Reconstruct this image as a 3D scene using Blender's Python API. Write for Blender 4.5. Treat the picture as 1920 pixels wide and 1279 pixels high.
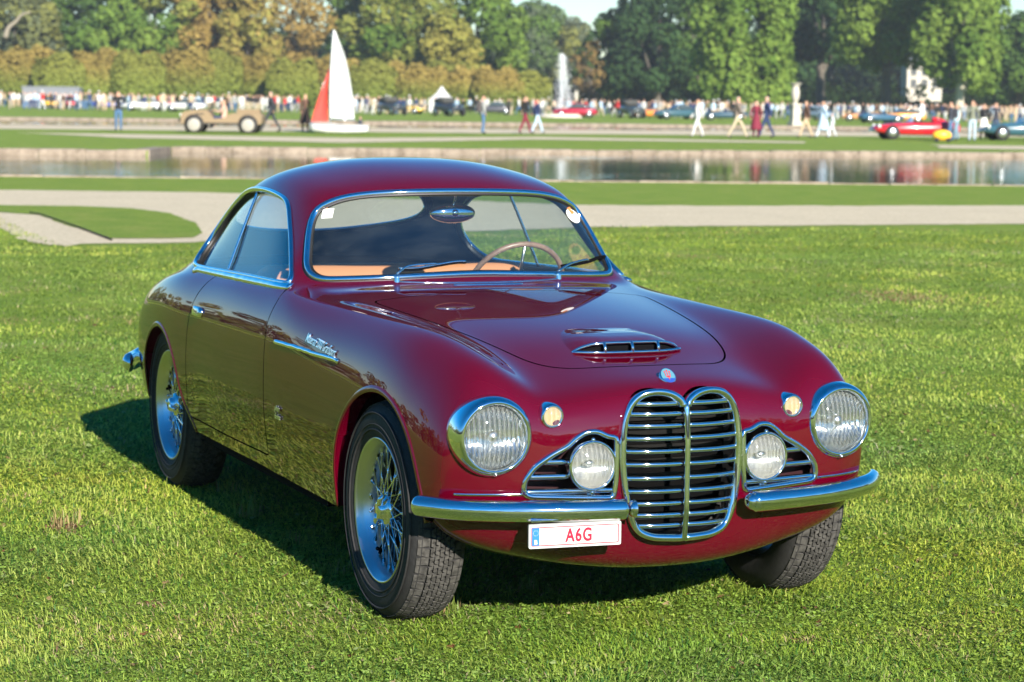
import bpy, bmesh, math, random
import numpy as np
from mathutils import Vector, Matrix

for _o in list(bpy.data.objects):
    bpy.data.objects.remove(_o)
SC = bpy.context.scene
COL = SC.collection
RNG = np.random.default_rng(7)
random.seed(7)
rad = math.radians

# ------------------------------------------------------------------ camera
cam_data = bpy.data.cameras.new('camera')
cam = bpy.data.objects.new('camera', cam_data)
COL.objects.link(cam)
CAM_POS = np.array([6.5617, -3.0508, 1.5737])
CAM_YAW, CAM_PITCH, CAM_ROLL, CAM_F = 2.7418, 0.1035, 0.0134, 4354.87
def cam_basis():
    cy, sy = math.cos(CAM_YAW), math.sin(CAM_YAW)
    cp, sp = math.cos(CAM_PITCH), math.sin(CAM_PITCH)
    f = np.array([cy*cp, sy*cp, -sp]); r = np.array([sy, -cy, 0.0]); u = np.cross(r, f)
    c, s = math.cos(CAM_ROLL), math.sin(CAM_ROLL)
    return c*r+s*u, -s*r+c*u, f
_r, _u, _f = cam_basis()
_m = Matrix(((_r[0], _u[0], -_f[0], CAM_POS[0]), (_r[1], _u[1], -_f[1], CAM_POS[1]),
             (_r[2], _u[2], -_f[2], CAM_POS[2]), (0, 0, 0, 1)))
cam.matrix_world = _m
cam_data.sensor_width = 36.0
cam_data.lens = CAM_F/1920*36.0
cam_data.clip_start = 0.05
cam_data.clip_end = 5000
cam_data.dof.use_dof = True
cam_data.dof.focus_distance = 6.9
cam_data.dof.aperture_fstop = 6.5
SC.camera = cam

# ------------------------------------------------------------------ sky, sun, exposure
SUN_EL, SUN_AZ = rad(24), rad(-2.6)          # azimuth measured from the car's nose direction (+x) towards +y
world = bpy.data.worlds.new('World')
SC.world = world
world.use_nodes = True
_nt = world.node_tree
_bg = _nt.nodes['Background']
_sky = _nt.nodes.new('ShaderNodeTexSky')
_sky.sky_type = 'NISHITA'
_sky.sun_disc = False
_sky.sun_elevation = SUN_EL
_sky.sun_rotation = math.pi/2 - SUN_AZ
_sky.altitude = 50
_sky.air_density = 1.0
_sky.dust_density = 0.1
_sky.ozone_density = 4.0
_hs = _nt.nodes.new('ShaderNodeHueSaturation')
_hs.inputs['Saturation'].default_value = 1.42
_nt.links.new(_sky.outputs[0], _hs.inputs['Color'])
_nt.links.new(_hs.outputs[0], _bg.inputs[0])
_bg.inputs[1].default_value = 0.068
sun_data = bpy.data.lights.new('sun', 'SUN')
sun_data.energy = 5.0
sun_data.angle = rad(0.55)
sun_data.color = (1.0, 0.935, 0.84)
sun = bpy.data.objects.new('sun', sun_data)
COL.objects.link(sun)
sun.rotation_euler = Vector((math.cos(SUN_EL)*math.cos(SUN_AZ), math.cos(SUN_EL)*math.sin(SUN_AZ), math.sin(SUN_EL))).to_track_quat('Z', 'Y').to_euler()
SC.view_settings.view_transform = 'Standard'
SC.view_settings.look = 'None'
SC.view_settings.gamma = 1.0
SC.view_settings.use_curve_mapping = False
SC.view_settings.exposure = 1.28
SC.cycles.max_bounces = 10
SC.cycles.transparent_max_bounces = 24
SC.cycles.caustics_reflective = False
SC.cycles.caustics_refractive = False
SC.cycles.sample_clamp_indirect = 6.0

# ------------------------------------------------------------------ helpers
def lin(c):
    return tuple(((x+0.055)/1.055)**2.4 if x > 0.04045 else x/12.92 for x in c)
MATS = {}
def mat(name, color=(.5, .5, .5), rough=.5, metal=0.0, spec=.5, coat=0.0, emit=None, estr=1.0, trans=0.0, ior=1.45, sheen=0.0, noise=None, bump=None, sss=0):
    """principled material. noise=(scale, amount, detail) varies the value; bump=(scale, strength, distance)"""
    if name in MATS:
        return MATS[name]
    m = bpy.data.materials.new(name)
    m.use_nodes = True
    nt = m.node_tree
    b = nt.nodes['Principled BSDF']
    b.inputs['Base Color'].default_value = (*color, 1)
    b.inputs['Roughness'].default_value = rough
    b.inputs['Metallic'].default_value = metal
    b.inputs['Specular IOR Level'].default_value = spec
    b.inputs['IOR'].default_value = ior
    b.inputs['Coat Weight'].default_value = coat
    b.inputs['Coat Roughness'].default_value = 0.015
    b.inputs['Transmission Weight'].default_value = trans
    b.inputs['Sheen Weight'].default_value = sheen
    if emit:
        b.inputs['Emission Color'].default_value = (*emit, 1)
        b.inputs['Emission Strength'].default_value = estr
    if noise or bump:
        tc = nt.nodes.new('ShaderNodeTexCoord')
    if noise:
        n = nt.nodes.new('ShaderNodeTexNoise')
        n.inputs['Scale'].default_value = noise[0]
        n.inputs['Detail'].default_value = noise[2] if len(noise) > 2 else 5
        nt.links.new(tc.outputs['Object'], n.inputs['Vector'])
        r = nt.nodes.new('ShaderNodeMapRange')
        r.inputs['From Min'].default_value = .3
        r.inputs['From Max'].default_value = .7
        r.inputs['To Min'].default_value = 1-noise[1]
        r.inputs['To Max'].default_value = 1+noise[1]
        nt.links.new(n.outputs['Fac'], r.inputs['Value'])
        mx = nt.nodes.new('ShaderNodeVectorMath')
        mx.operation = 'SCALE'
        mx.inputs[0].default_value = color
        nt.links.new(r.outputs[0], mx.inputs['Scale'])
        nt.links.new(mx.outputs[0], b.inputs['Base Color'])
    if bump:
        n2 = nt.nodes.new('ShaderNodeTexNoise')
        n2.inputs['Scale'].default_value = bump[0]
        n2.inputs['Detail'].default_value = 4
        nt.links.new(tc.outputs['Object'], n2.inputs['Vector'])
        bp = nt.nodes.new('ShaderNodeBump')
        bp.inputs['Strength'].default_value = bump[1]
        bp.inputs['Distance'].default_value = bump[2]
        nt.links.new(n2.outputs['Fac'], bp.inputs['Height'])
        nt.links.new(bp.outputs[0], b.inputs['Normal'])
    MATS[name] = m
    return m

def glassmat(name, tint=(1, 1, 1), rough=0.0, ior=1.45, refl=1.0):
    """thin sheet glass: fresnel mix of clear transmission and mirror reflection"""
    if name in MATS:
        return MATS[name]
    m = bpy.data.materials.new(name)
    m.use_nodes = True
    nt = m.node_tree
    nt.nodes.clear()
    out = nt.nodes.new('ShaderNodeOutputMaterial')
    t = nt.nodes.new('ShaderNodeBsdfTransparent')
    t.inputs[0].default_value = (*tint, 1)
    g = nt.nodes.new('ShaderNodeBsdfGlossy')
    g.inputs['Roughness'].default_value = rough
    g.inputs[0].default_value = (refl, refl, refl, 1)
    fr = nt.nodes.new('ShaderNodeFresnel')
    ge = nt.nodes.new('ShaderNodeNewGeometry')
    mr = nt.nodes.new('ShaderNodeMapRange')
    mr.inputs['To Min'].default_value = ior
    mr.inputs['To Max'].default_value = 1/ior
    nt.links.new(ge.outputs['Backfacing'], mr.inputs['Value'])
    nt.links.new(mr.outputs[0], fr.inputs[0])
    mx = nt.nodes.new('ShaderNodeMixShader')
    nt.links.new(fr.outputs[0], mx.inputs[0])
    nt.links.new(t.outputs[0], mx.inputs[1])
    nt.links.new(g.outputs[0], mx.inputs[2])
    nt.links.new(mx.outputs[0], out.inputs[0])
    MATS[name] = m
    return m

def obj(name, me, m=None, parent=None, loc=None, rot=None, scale=None):
    o = bpy.data.objects.new(name, me)
    COL.objects.link(o)
    if m is not None and me is not None and not me.materials:
        me.materials.append(m)
    if parent is not None:
        o.parent = parent
    if loc is not None: o.location = loc
    if rot is not None: o.rotation_euler = rot
    if scale is not None: o.scale = scale
    return o

def tag(o, label=None, cat=None, group=None, kind=None):
    if label: o['label'] = label
    if cat: o['category'] = cat
    if group: o['group'] = group
    if kind: o['kind'] = kind
    return o

def empty(name, loc=(0, 0, 0), rz=0.0, parent=None):
    o = bpy.data.objects.new(name, None)
    COL.objects.link(o)
    o.location = loc
    o.rotation_euler = (0, 0, rz)
    o.empty_display_size = .2
    o.parent = parent
    return o

def copy_tree(o, parent=None):
    c = o.copy()
    COL.objects.link(c)
    c.parent = parent
    for ch in list(o.children):
        copy_tree(ch, c)
    return c

def mesh(V, F, smooth=True, N=None, name='mesh'):
    me = bpy.data.meshes.new(name)
    V = np.asarray(V, float)
    if isinstance(F, np.ndarray):
        F = F.tolist()
    me.from_pydata(V.tolist(), [], F)
    if smooth:
        me.polygons.foreach_set('use_smooth', np.ones(len(me.polygons), bool))
    if N is not None:
        me.normals_split_custom_set_from_vertices(np.asarray(N, float).tolist())
    me.update()
    return me

class MB:
    """collects simple shapes into one mesh"""
    def __init__(s):
        s.V = []; s.F = []; s.n = 0
    def add(s, V, F):
        V = np.asarray(V, float)
        s.V.append(V)
        s.F += [tuple(int(i)+s.n for i in f) for f in F]
        s.n += len(V)
        return s
    def box(s, c, size, rz=0, M=None):
        x, y, z = np.array(size)/2
        V = np.array([(a*x, b*y, d*z) for a in (-1, 1) for b in (-1, 1) for d in (-1, 1)])
        if rz:
            k, q = math.cos(rz), math.sin(rz)
            V = V@np.array([[k, q, 0], [-q, k, 0], [0, 0, 1]])
        if M is not None:
            V = V@np.array(M).T
        return s.add(V+np.array(c), [(0, 1, 3, 2), (4, 6, 7, 5), (0, 4, 5, 1), (2, 3, 7, 6), (0, 2, 6, 4), (1, 5, 7, 3)])
    def tube(s, pts, r, n=10, cap=True, closed=False):
        V, F = tube_mesh(pts, r, n, cap, closed)
        return s.add(V, F)
    def lathe(s, prof, n=32, axis='z', c=(0, 0, 0), cap=False):
        V, F = lathe_mesh(prof, n, axis)
        return s.add(V+np.array(c), F)
    def sphere(s, c, r, n=12, m=8):
        r = np.broadcast_to(np.array(r, float), (3,))
        V = []; F = []
        for i in range(m+1):
            t = math.pi*i/m
            for j in range(n):
                p = 2*math.pi*j/n
                V.append((math.sin(t)*math.cos(p)*r[0], math.sin(t)*math.sin(p)*r[1], math.cos(t)*r[2]))
        for i in range(m):
            for j in range(n):
                F.append((i*n+j, (i+1)*n+j, (i+1)*n+(j+1) % n, i*n+(j+1) % n))
        return s.add(np.array(V)+np.array(c), F)
    def mesh(s, smooth=True):
        return mesh(np.concatenate(s.V), s.F, smooth)
    def build(s, name, m, parent=None, smooth=True, **k):
        return obj(name, s.mesh(smooth), m, parent, **k)

def frames(P, closed=False):
    P = np.asarray(P, float)
    if closed:
        T = np.roll(P, -1, 0)-np.roll(P, 1, 0)
    else:
        T = np.gradient(P, axis=0)
    T /= np.linalg.norm(T, axis=1, keepdims=True)+1e-12
    ref = np.array([0, 0, 1.0]) if abs(T[0][2]) < .9 else np.array([1.0, 0, 0])
    n = ref-T[0]*(ref@T[0]); n /= np.linalg.norm(n)
    Ns = [n]
    for i in range(1, len(P)):
        n = Ns[-1]-T[i]*(Ns[-1]@T[i]); n /= np.linalg.norm(n)+1e-12
        Ns.append(n)
    Ns = np.array(Ns)
    return T, Ns, np.cross(T, Ns)

def tube_mesh(P, r, n=10, cap=True, closed=False):
    P = np.asarray(P, float)
    T, A, B = frames(P, closed)
    r = np.broadcast_to(np.array(r, float), (len(P),))
    an = np.arange(n)*2*math.pi/n
    V = (P[:, None, :]+r[:, None, None]*(np.cos(an)[None, :, None]*A[:, None, :]+np.sin(an)[None, :, None]*B[:, None, :])).reshape(-1, 3)
    F = []
    L = len(P)
    for i in range(L if closed else L-1):
        k = (i+1) % L
        for j in range(n):
            F.append((i*n+j, i*n+(j+1) % n, k*n+(j+1) % n, k*n+j))
    if cap and not closed:
        F.append(tuple(range(n-1, -1, -1)))
        F.append(tuple((L-1)*n+j for j in range(n)))
    return V, F

def lathe_mesh(prof, n=32, axis='z'):
    """prof: list of (r, h); revolved round the axis"""
    V = []; F = []
    for (r, h) in prof:
        for j in range(n):
            a = 2*math.pi*j/n
            c, s = r*math.cos(a), r*math.sin(a)
            V.append((c, s, h) if axis == 'z' else ((h, c, s) if axis == 'x' else (s, h, c)))
    for i in range(len(prof)-1):
        for j in range(n):
            F.append((i*n+j, i*n+(j+1) % n, (i+1)*n+(j+1) % n, (i+1)*n+j))
    return np.array(V), F

def smooth_curve(P, n=60, closed=False):
    """catmull-rom through the points"""
    P = np.asarray(P, float)
    L = len(P)
    out = []
    segs = L if closed else L-1
    per = max(2, int(n/segs))
    for i in range(segs):
        if closed:
            p0, p1, p2, p3 = P[(i-1) % L], P[i], P[(i+1) % L], P[(i+2) % L]
        else:
            p1, p2 = P[i], P[i+1]
            p0 = P[i-1] if i > 0 else 2*p1-p2
            p3 = P[i+2] if i+2 < L else 2*p2-p1
        t = np.linspace(0, 1, per, endpoint=False)[:, None]
        out.append(.5*((2*p1)+(-p0+p2)*t+(2*p0-5*p1+4*p2-p3)*t*t+(-p0+3*p1-3*p2+p3)*t**3))
    out = np.concatenate(out)
    if not closed:
        out = np.concatenate([out, P[-1:]])
    return out

def resample(P, n=None, step=None, closed=False):
    P = np.asarray(P, float)
    if closed:
        P = np.concatenate([P, P[:1]])
    d = np.concatenate([[0], np.cumsum(np.linalg.norm(np.diff(P[:, :3], axis=0), axis=1))])
    if n is None:
        n = max(3, int(d[-1]/step))
    t = np.linspace(0, d[-1], n+1 if closed else n)
    if closed:
        t = t[:-1]
    return np.stack([np.interp(t, d, P[:, k]) for k in range(P.shape[1])], 1)

def sd_poly(X, Y, poly):
    """signed distance to closed polygon (negative inside)"""
    poly = np.asarray(poly, float)
    A = poly; B = np.roll(poly, -1, 0)
    d2 = np.full(X.shape, 1e9)
    inside = np.zeros(X.shape, bool)
    for (ax, ay), (bx, by) in zip(A, B):
        ex, ey = bx-ax, by-ay
        t = np.clip(((X-ax)*ex+(Y-ay)*ey)/(ex*ex+ey*ey+1e-15), 0, 1)
        d2 = np.minimum(d2, (X-ax-t*ex)**2+(Y-ay-t*ey)**2)
        c = ((ay > Y) != (by > Y))
        xi = ax+(Y-ay)*ex/(ey if abs(ey) > 1e-12 else 1e-12)
        inside ^= c & (X < xi)
    return np.where(inside, -1, 1)*np.sqrt(d2)

def clip(M, f):
    """split a mesh dict(V,N,F) by scalar per-vertex field f. returns (f<0 part, f>0 part, loops of the cut)"""
    V, N, F = M['V'], M['N'], M['F']
    f = np.where(np.abs(f) < 1e-7, 1e-7, f)
    neg = f < 0
    newV = []; newN = []; cache = {}
    nV = len(V)
    def cut(a, b):
        k = (a, b) if a < b else (b, a)
        if k in cache:
            return cache[k]
        t = f[k[0]]/(f[k[0]]-f[k[1]])
        newV.append(V[k[0]]*(1-t)+V[k[1]]*t)
        n = N[k[0]]*(1-t)+N[k[1]]*t
        newN.append(n/(np.linalg.norm(n)+1e-12))
        cache[k] = nV+len(newV)-1
        return cache[k]
    Fn, Fp, segs = [], [], []
    for face in F:
        s = [neg[i] for i in face]
        if all(s):
            Fn.append(face)
        elif not any(s):
            Fp.append(face)
        else:
            pn, pp, cs = [], [], []
            L = len(face)
            for i in range(L):
                a, b = face[i], face[(i+1) % L]
                (pn if s[i] else pp).append(a)
                if s[i] != s[(i+1) % L]:
                    c = cut(a, b)
                    pn.append(c); pp.append(c); cs.append(c)
            if len(pn) > 2: Fn.append(tuple(pn))
            if len(pp) > 2: Fp.append(tuple(pp))
            if len(cs) == 2: segs.append(cs)
    V2 = np.concatenate([V, np.array(newV).reshape(-1, 3)])
    N2 = np.concatenate([N, np.array(newN).reshape(-1, 3)])
    adj = {}
    for a, b in segs:
        adj.setdefault(a, []).append(b); adj.setdefault(b, []).append(a)
    loops = []; seen = set()
    for st in sorted(adj, key=lambda k: len(adj[k])):
        if st in seen: continue
        ch = [st]; seen.add(st)
        while True:
            nx = [q for q in adj[ch[-1]] if q not in seen]
            if not nx: break
            ch.append(nx[0]); seen.add(nx[0])
        closed = len(ch) > 3 and ch[0] in adj[ch[-1]]
        if len(ch) > 3:
            loops.append((V2[ch], N2[ch], closed))
    def pack(Fx):
        used = np.zeros(len(V2), bool)
        for q in Fx: used[list(q)] = True
        idx = np.cumsum(used)-1
        return dict(V=V2[used], N=N2[used], F=[tuple(int(idx[i]) for i in q) for q in Fx])
    return pack(Fn), pack(Fp), loops

def sweep(loop, prof, step=.012, smooth=2, flip=False, closed_prof=True):
    """sweep profile [(across, up)] along a cut loop; up = surface normal"""
    P, N, closed = loop
    D = resample(np.concatenate([P, N], 1), step=step, closed=closed)
    for _ in range(smooth):
        if closed:
            D = .5*D+.25*(np.roll(D, 1, 0)+np.roll(D, -1, 0))
        else:
            D[1:-1] = .5*D[1:-1]+.25*(D[2:]+D[:-2])
    P, N = D[:, :3], D[:, 3:]
    T = (np.roll(P, -1, 0)-np.roll(P, 1, 0)) if closed else np.gradient(P, axis=0)
    T /= np.linalg.norm(T, axis=1, keepdims=True)+1e-12
    N = N-T*np.sum(N*T, 1, keepdims=True); N /= np.linalg.norm(N, axis=1, keepdims=True)+1e-12
    B = np.cross(N, T)
    if flip: B = -B
    n = len(prof); L = len(P)
    V = np.concatenate([P[:, None, :]+B[:, None, :]*np.array([q[0] for q in prof])[None, :, None]+N[:, None, :]*np.array([q[1] for q in prof])[None, :, None]]).reshape(-1, 3)
    F = []
    for i in range(L if closed else L-1):
        k = (i+1) % L
        for j in range(n if closed_prof else n-1):
            F.append((i*n+j, i*n+(j+1) % n, k*n+(j+1) % n, k*n+j))
    if not closed and closed_prof:
        F.append(tuple(range(n-1, -1, -1))); F.append(tuple((L-1)*n+j for j in range(n)))
    return V, F

def fix_normals(me):
    bm = bmesh.new(); bm.from_mesh(me)
    bmesh.ops.recalc_face_normals(bm, faces=bm.faces)
    bm.to_mesh(me); bm.free()
    return me

def textmesh(body, size=1.0, extrude=.002, shear=0.0, align='CENTER', offset=0.0, space=1.0):
    cu = bpy.data.curves.new('text', 'FONT')
    cu.body = body; cu.size = size; cu.extrude = extrude; cu.shear = shear
    cu.align_x = align; cu.align_y = 'CENTER'; cu.offset = offset; cu.space_character = space
    o = bpy.data.objects.new('text', cu); COL.objects.link(o)
    dg = bpy.context.evaluated_depsgraph_get()
    me = bpy.data.meshes.new_from_object(o.evaluated_get(dg))
    bpy.data.objects.remove(o); bpy.data.curves.remove(cu)
    me.materials.clear()
    return me
# ================================================================== ground and far setting
FW = np.array([math.cos(CAM_YAW), math.sin(CAM_YAW)])      # across-the-park axes: forward and right of the viewpoint
RT = np.array([math.sin(CAM_YAW), -math.cos(CAM_YAW)])
def W(X, D, z=0.0):
    """park coordinates (metres right of / ahead of the viewpoint) -> world"""
    return (CAM_POS[0]+FW[0]*D+RT[0]*X, CAM_POS[1]+FW[1]*D+RT[1]*X, z)
def G(px, py, z=0.0):
    """park coordinates of a spot on the level z seen at photo position px, py (used to survey the layout)"""
    d = _f*CAM_F+_r*(px-960)-_u*(py-639.5)
    t = (z-CAM_POS[2])/d[2]
    p = d[:2]*t
    return float(p@RT), float(p@FW)
PARK_ROT = CAM_YAW-math.pi/2           # rz that turns local +y to 'ahead'

def nmat(name, build):
    if name in MATS: return MATS[name]
    m = bpy.data.materials.new(name); m.use_nodes = True
    build(m.node_tree, m.node_tree.nodes['Principled BSDF'])
    MATS[name] = m
    return m
def ramp(nt, fac, stops):
    r = nt.nodes.new('ShaderNodeValToRGB')
    el = r.color_ramp.elements
    while len(el) < len(stops): el.new(.5)
    for e, (p, c) in zip(el, stops):
        e.position = p; e.color = (*c, 1)
    nt.links.new(fac, r.inputs[0])
    return r.outputs[0]
def noise(nt, scale, detail=5, rough=.55, vec=None, dist=0):
    n = nt.nodes.new('ShaderNodeTexNoise')
    n.inputs['Scale'].default_value = scale; n.inputs['Detail'].default_value = detail; n.inputs['Roughness'].default_value = rough
    n.inputs['Distortion'].default_value = dist
    if vec is None:
        g = nt.nodes.new('ShaderNodeNewGeometry'); vec = g.outputs['Position']
    nt.links.new(vec, n.inputs['Vector'])
    return n.outputs['Fac']
def bumpn(nt, b, h, strength, dist):
    bp = nt.nodes.new('ShaderNodeBump'); bp.inputs['Strength'].default_value = strength; bp.inputs['Distance'].default_value = dist
    nt.links.new(h, bp.inputs['Height']); nt.links.new(bp.outputs[0], b.inputs['Normal'])
def mixc(nt, fac, a, b):
    m = nt.nodes.new('ShaderNodeMix'); m.data_type = 'RGBA'
    nt.links.new(fac, m.inputs['Factor'])
    for k, v in (('A', a), ('B', b)):
        s = [i for i in m.inputs if i.name == k and i.type == 'RGBA'][0]
        if isinstance(v, tuple): s.default_value = (*v, 1)
        else: nt.links.new(v, s)
    return [o for o in m.outputs if o.type == 'RGBA'][0]

def _lawn(nt, b):
    fine = noise(nt, 22, 10, .8)
    big = noise(nt, .22, 6, .65)
    mid = noise(nt, 1.6, 5, .6)
    c1 = ramp(nt, fine, [(.36, (.055, .100, .012)), (.5, (.160, .245, .036)), (.64, (.31, .39, .075))])
    c2 = ramp(nt, mid, [(.34, (.25, .275, .065)), (.52, (.165, .245, .036)), (.7, (.115, .205, .030))])
    c3 = mixc(nt, big, c1, c2)
    nt.links.new(c3, b.inputs['Base Color'])
    b.inputs['Roughness'].default_value = .95; b.inputs['Specular IOR Level'].default_value = .1
    bumpn(nt, b, fine, .9, .05)
LAWN = nmat('mown_lawn', _lawn)
def _gravel(nt, b):
    f = noise(nt, 14, 9, .8); g = noise(nt, .9, 7, .72)
    c = mixc(nt, g, ramp(nt, f, [(.3, (.36, .295, .18)), (.55, (.62, .53, .36)), (.75, (.80, .71, .52))]), ramp(nt, f, [(.3, (.28, .23, .14)), (.7, (.55, .47, .33))]))
    nt.links.new(c, b.inputs['Base Color']); b.inputs['Roughness'].default_value = .95
    bumpn(nt, b, f, .5, .02)
GRAVEL = nmat('pale_gravel', _gravel)
def _stone(nt, b):
    f = noise(nt, 3, 7, .7); g = noise(nt, .8, 3)
    c = mixc(nt, g, ramp(nt, f, [(.3, (.10, .075, .05)), (.5, (.24, .19, .14)), (.72, (.36, .30, .23))]), ramp(nt, f, [(.3, (.11, .085, .058)), (.7, (.29, .24, .18))]))
    nt.links.new(c, b.inputs['Base Color']); b.inputs['Roughness'].default_value = .9
    bumpn(nt, b, f, .6, .03)
STONE = nmat('weathered_limestone', _stone)
def _water(nt, b):
    b.inputs['Base Color'].default_value = (.010, .018, .014, 1)
    b.inputs['Roughness'].default_value = .035; b.inputs['IOR'].default_value = 1.33; b.inputs['Specular IOR Level'].default_value = .5
    g = nt.nodes.new('ShaderNodeNewGeometry')
    mp = nt.nodes.new('ShaderNodeMapping'); mp.inputs['Rotation'].default_value = (0, 0, -CAM_YAW); mp.inputs['Scale'].default_value = (2.2, .45, 1)
    nt.links.new(g.outputs['Position'], mp.inputs['Vector'])
    n1 = noise(nt, 1.0, 4, .6, mp.outputs[0], .4)
    # a breeze ruffles the water towards the right-hand end
    n2 = noise(nt, .05, 2, .5)
    mr = nt.nodes.new('ShaderNodeMapRange'); mr.inputs['From Min'].default_value = .45; mr.inputs['From Max'].default_value = .62
    mr.inputs['To Min'].default_value = .25; mr.inputs['To Max'].default_value = 1.0
    nt.links.new(n2, mr.inputs['Value'])
    ml = nt.nodes.new('ShaderNodeMath'); ml.operation = 'MULTIPLY'
    nt.links.new(n1, ml.inputs[0]); nt.links.new(mr.outputs[0], ml.inputs[1])
    bumpn(nt, b, ml.outputs[0], .20, .08)
WATER = nmat('pond_water', _water)

# surveyed lines of the basin edges: (photo x, photo y) pairs on lawn level
def line(p, q):
    (x0, d0), (x1, d1) = G(*p), G(*q)
    b = (d1-d0)/(x1-x0)
    return lambda X: d0+b*(X-x0)
near1 = line((0, 331), (1920, 349))
far1a = line((0, 281), (298, 283)); far1b = line((298, 277), (1920, 288))
near2 = line((0, 234), (1920, 251))
far2 = line((0, 220), (1780, 240))
XJ = G(298, 280)[0]
def lim(fn, lo=-45, hi=60): return lambda X: fn(min(max(X, lo), hi))
near1, near2, far2 = lim(near1, -40, 45), lim(near2), lim(far2)
def far1(X): return far1a(max(X, -30)) if X < XJ else far1b(min(X, 45))
WL = -.14                                        # water level
Xs = sorted(set([-900, -300, -120, -60, -45, -40, -30, -20, XJ-.005, XJ+.005, 0, 20, 45, 60, 120, 300, 900]))
V = []; F = []
for X in Xs:
    rows = [(-900, 0), (-60, 0), (0, 0), (near1(X), 0), (near1(X)+.02, -.7), (far1(X)-.02, -.7), (far1(X), 0), (near2(X), 0), (near2(X)+.02, -.7), (far2(X)-.02, -.7), (far2(X), 0), (far2(X)+60, 0), (2600, 0)]
    V += [W(X, d, z) for d, z in rows]
n = len(rows)
F = [(i*n+j, (i+1)*n+j, (i+1)*n+j+1, i*n+j+1) for i in range(len(Xs)-1) for j in range(n-1)]
tag(obj('lawn', fix_normals(mesh(V, F, False)), LAWN), kind='structure')
def strip(name, a, b, z, m):
    V = []
    for X in Xs: V += [W(X, a(X)-.0, z), W(X, b(X)+.0, z)]
    F = [(2*i, 2*i+2, 2*i+3, 2*i+1) for i in range(len(Xs)-1)]
    return tag(obj(name, fix_normals(mesh(V, F, False)), m), kind='structure')
strip('basin_water', near1, far1, WL, WATER)
strip('canal_water', near2, far2, WL, WATER)
# paths: gravel sheets just above the lawn
def sheet(name, pts, z, m, jit=.0, n=240):
    P = resample(np.array([G(*p) for p in pts]), n, closed=True)
    if jit:
        k = np.cumsum(RNG.normal(0, jit, (len(P), 2)), 0); k -= np.linspace(0, 1, len(P))[:, None]*k[-1]
        P = P+np.clip(k*.35, -.25, .25)+RNG.normal(0, jit*.4, P.shape)
    bm = bmesh.new()
    f = bm.faces.new([bm.verts.new(W(x, d, z)) for x, d in P])
    bmesh.ops.triangulate(bm, faces=[f])
    me = bpy.data.meshes.new(name); bm.to_mesh(me); bm.free()
    if me.polygons and sum(p.normal.z for p in me.polygons) < 0: me.flip_normals()
    return tag(obj(name, me, m), kind='structure')
sheet('gravel_path', [(-900, 345), (0, 357), (430, 362), (1130, 386), (1920, 387), (2900, 394), (2900, 432), (1920, 419), (1130, 425), (700, 442), (372, 457), (300, 458), (210, 457), (165, 462), (105, 452), (40, 427), (0, 404), (-900, 340)], .006, GRAVEL, .09, 520)
sheet('lawn_island', [(-300, 383), (0, 386), (140, 388), (240, 392), (320, 401), (366, 420), (378, 438), (366, 447), (300, 449), (212, 449), (150, 431), (70, 404), (0, 399), (-300, 388)], .012, LAWN, .02)
sheet('canal_towpath', [(-200, 241), (0, 242), (960, 251), (1920, 258), (2200, 260), (2200, 253.6), (1920, 251.4), (960, 243), (0, 234.6), (-200, 233)], .008, GRAVEL, .1)
sheet('far_gravel_path', [(30, 249), (250, 252), (640, 259), (1000, 257), (1500, 266), (1500, 269), (1000, 262), (640, 268), (240, 259)], .008, GRAVEL, .15)
sheet('side_gravel_path', [(1745, 272), (1920, 274), (2500, 280), (2500, 290), (1920, 281), (1760, 278)], .008, GRAVEL, .1)
# thin dark steel edging along the island
ed = [G(*p) for p in [(55, 401), (75, 404), (150, 430), (210, 453)]]
V = []; F = []
P = resample(np.array(ed), 30)
for x, d in P: V += [W(x, d, 0), W(x, d, .03), W(x, d+.02, .03), W(x, d+.02, 0)]
F = [(4*i+j, 4*i+(j+1) % 4, 4*i+4+(j+1) % 4, 4*i+4+j) for i in range(len(P)-1) for j in range(4)]
tag(obj('lawn_edging', fix_normals(mesh(V, F, False)), mat('dark_edging', (.03, .028, .025), rough=.8)), 'thin dark edging strip along the gravel at the left lawn', 'edging')

# stone walls of the basins, stone by stone
def stone_wall(name, label, fn, x0, x1, w, h, dep, seed, side=1):
    rg = np.random.default_rng(seed)
    root = empty(name, W((x0+x1)/2, fn((x0+x1)/2), 0))
    tag(root, label, 'wall')
    inv = np.array(root.location)
    x = x0
    while x < x1:
        L = w*rg.uniform(.7, 1.35)
        a, b = x+.012*w, min(x+L, x1)
        da, db = fn(a), fn(b)
        j = -side*rg.uniform(.03, .07); top = .03+rg.uniform(-.015, .015)
        q = []
        for (X, D) in ((a, da+j), (b, db+j), (b, db+j+side*dep), (a, da+j+side*dep)):
            q.append((X, D))
        ch = .03
        V = [W(X, D, -.45) for X, D in q]+[W(X, D, top-ch) for X, D in q]
        cx = sum(X for X, _ in q)/4; cd = sum(D for _, D in q)/4
        V += [W(X+(cx-X)*.03, D+(cd-D)*.1, top+rg.uniform(-.006, .006)) for X, D in q]
        V = np.array(V)-inv
        F = [(0, 1, 5, 4), (1, 2, 6, 5), (2, 3, 7, 6), (3, 0, 4, 7), (4, 5, 9, 8), (5, 6, 10, 9), (6, 7, 11, 10), (7, 4, 8, 11), (8, 9, 10, 11)]
        obj('stone', fix_normals(mesh(V, F, False)), STONE, root)
        x += L
    return root
stone_wall('basin_wall', 'weathered stone wall of the near basin left of its step', far1, -26, XJ-.05, 1.0, .3, .55, 1)
stone_wall('basin_wall', 'long weathered stone wall on the far side of the near basin', far1, XJ+.05, 34, 1.1, .3, .6, 2)
stone_wall('basin_kerb', 'low stone kerb on the near side of the near basin', lambda X: near1(X), -16, 20, 1.2, .2, .12, 3, -1)
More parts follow.
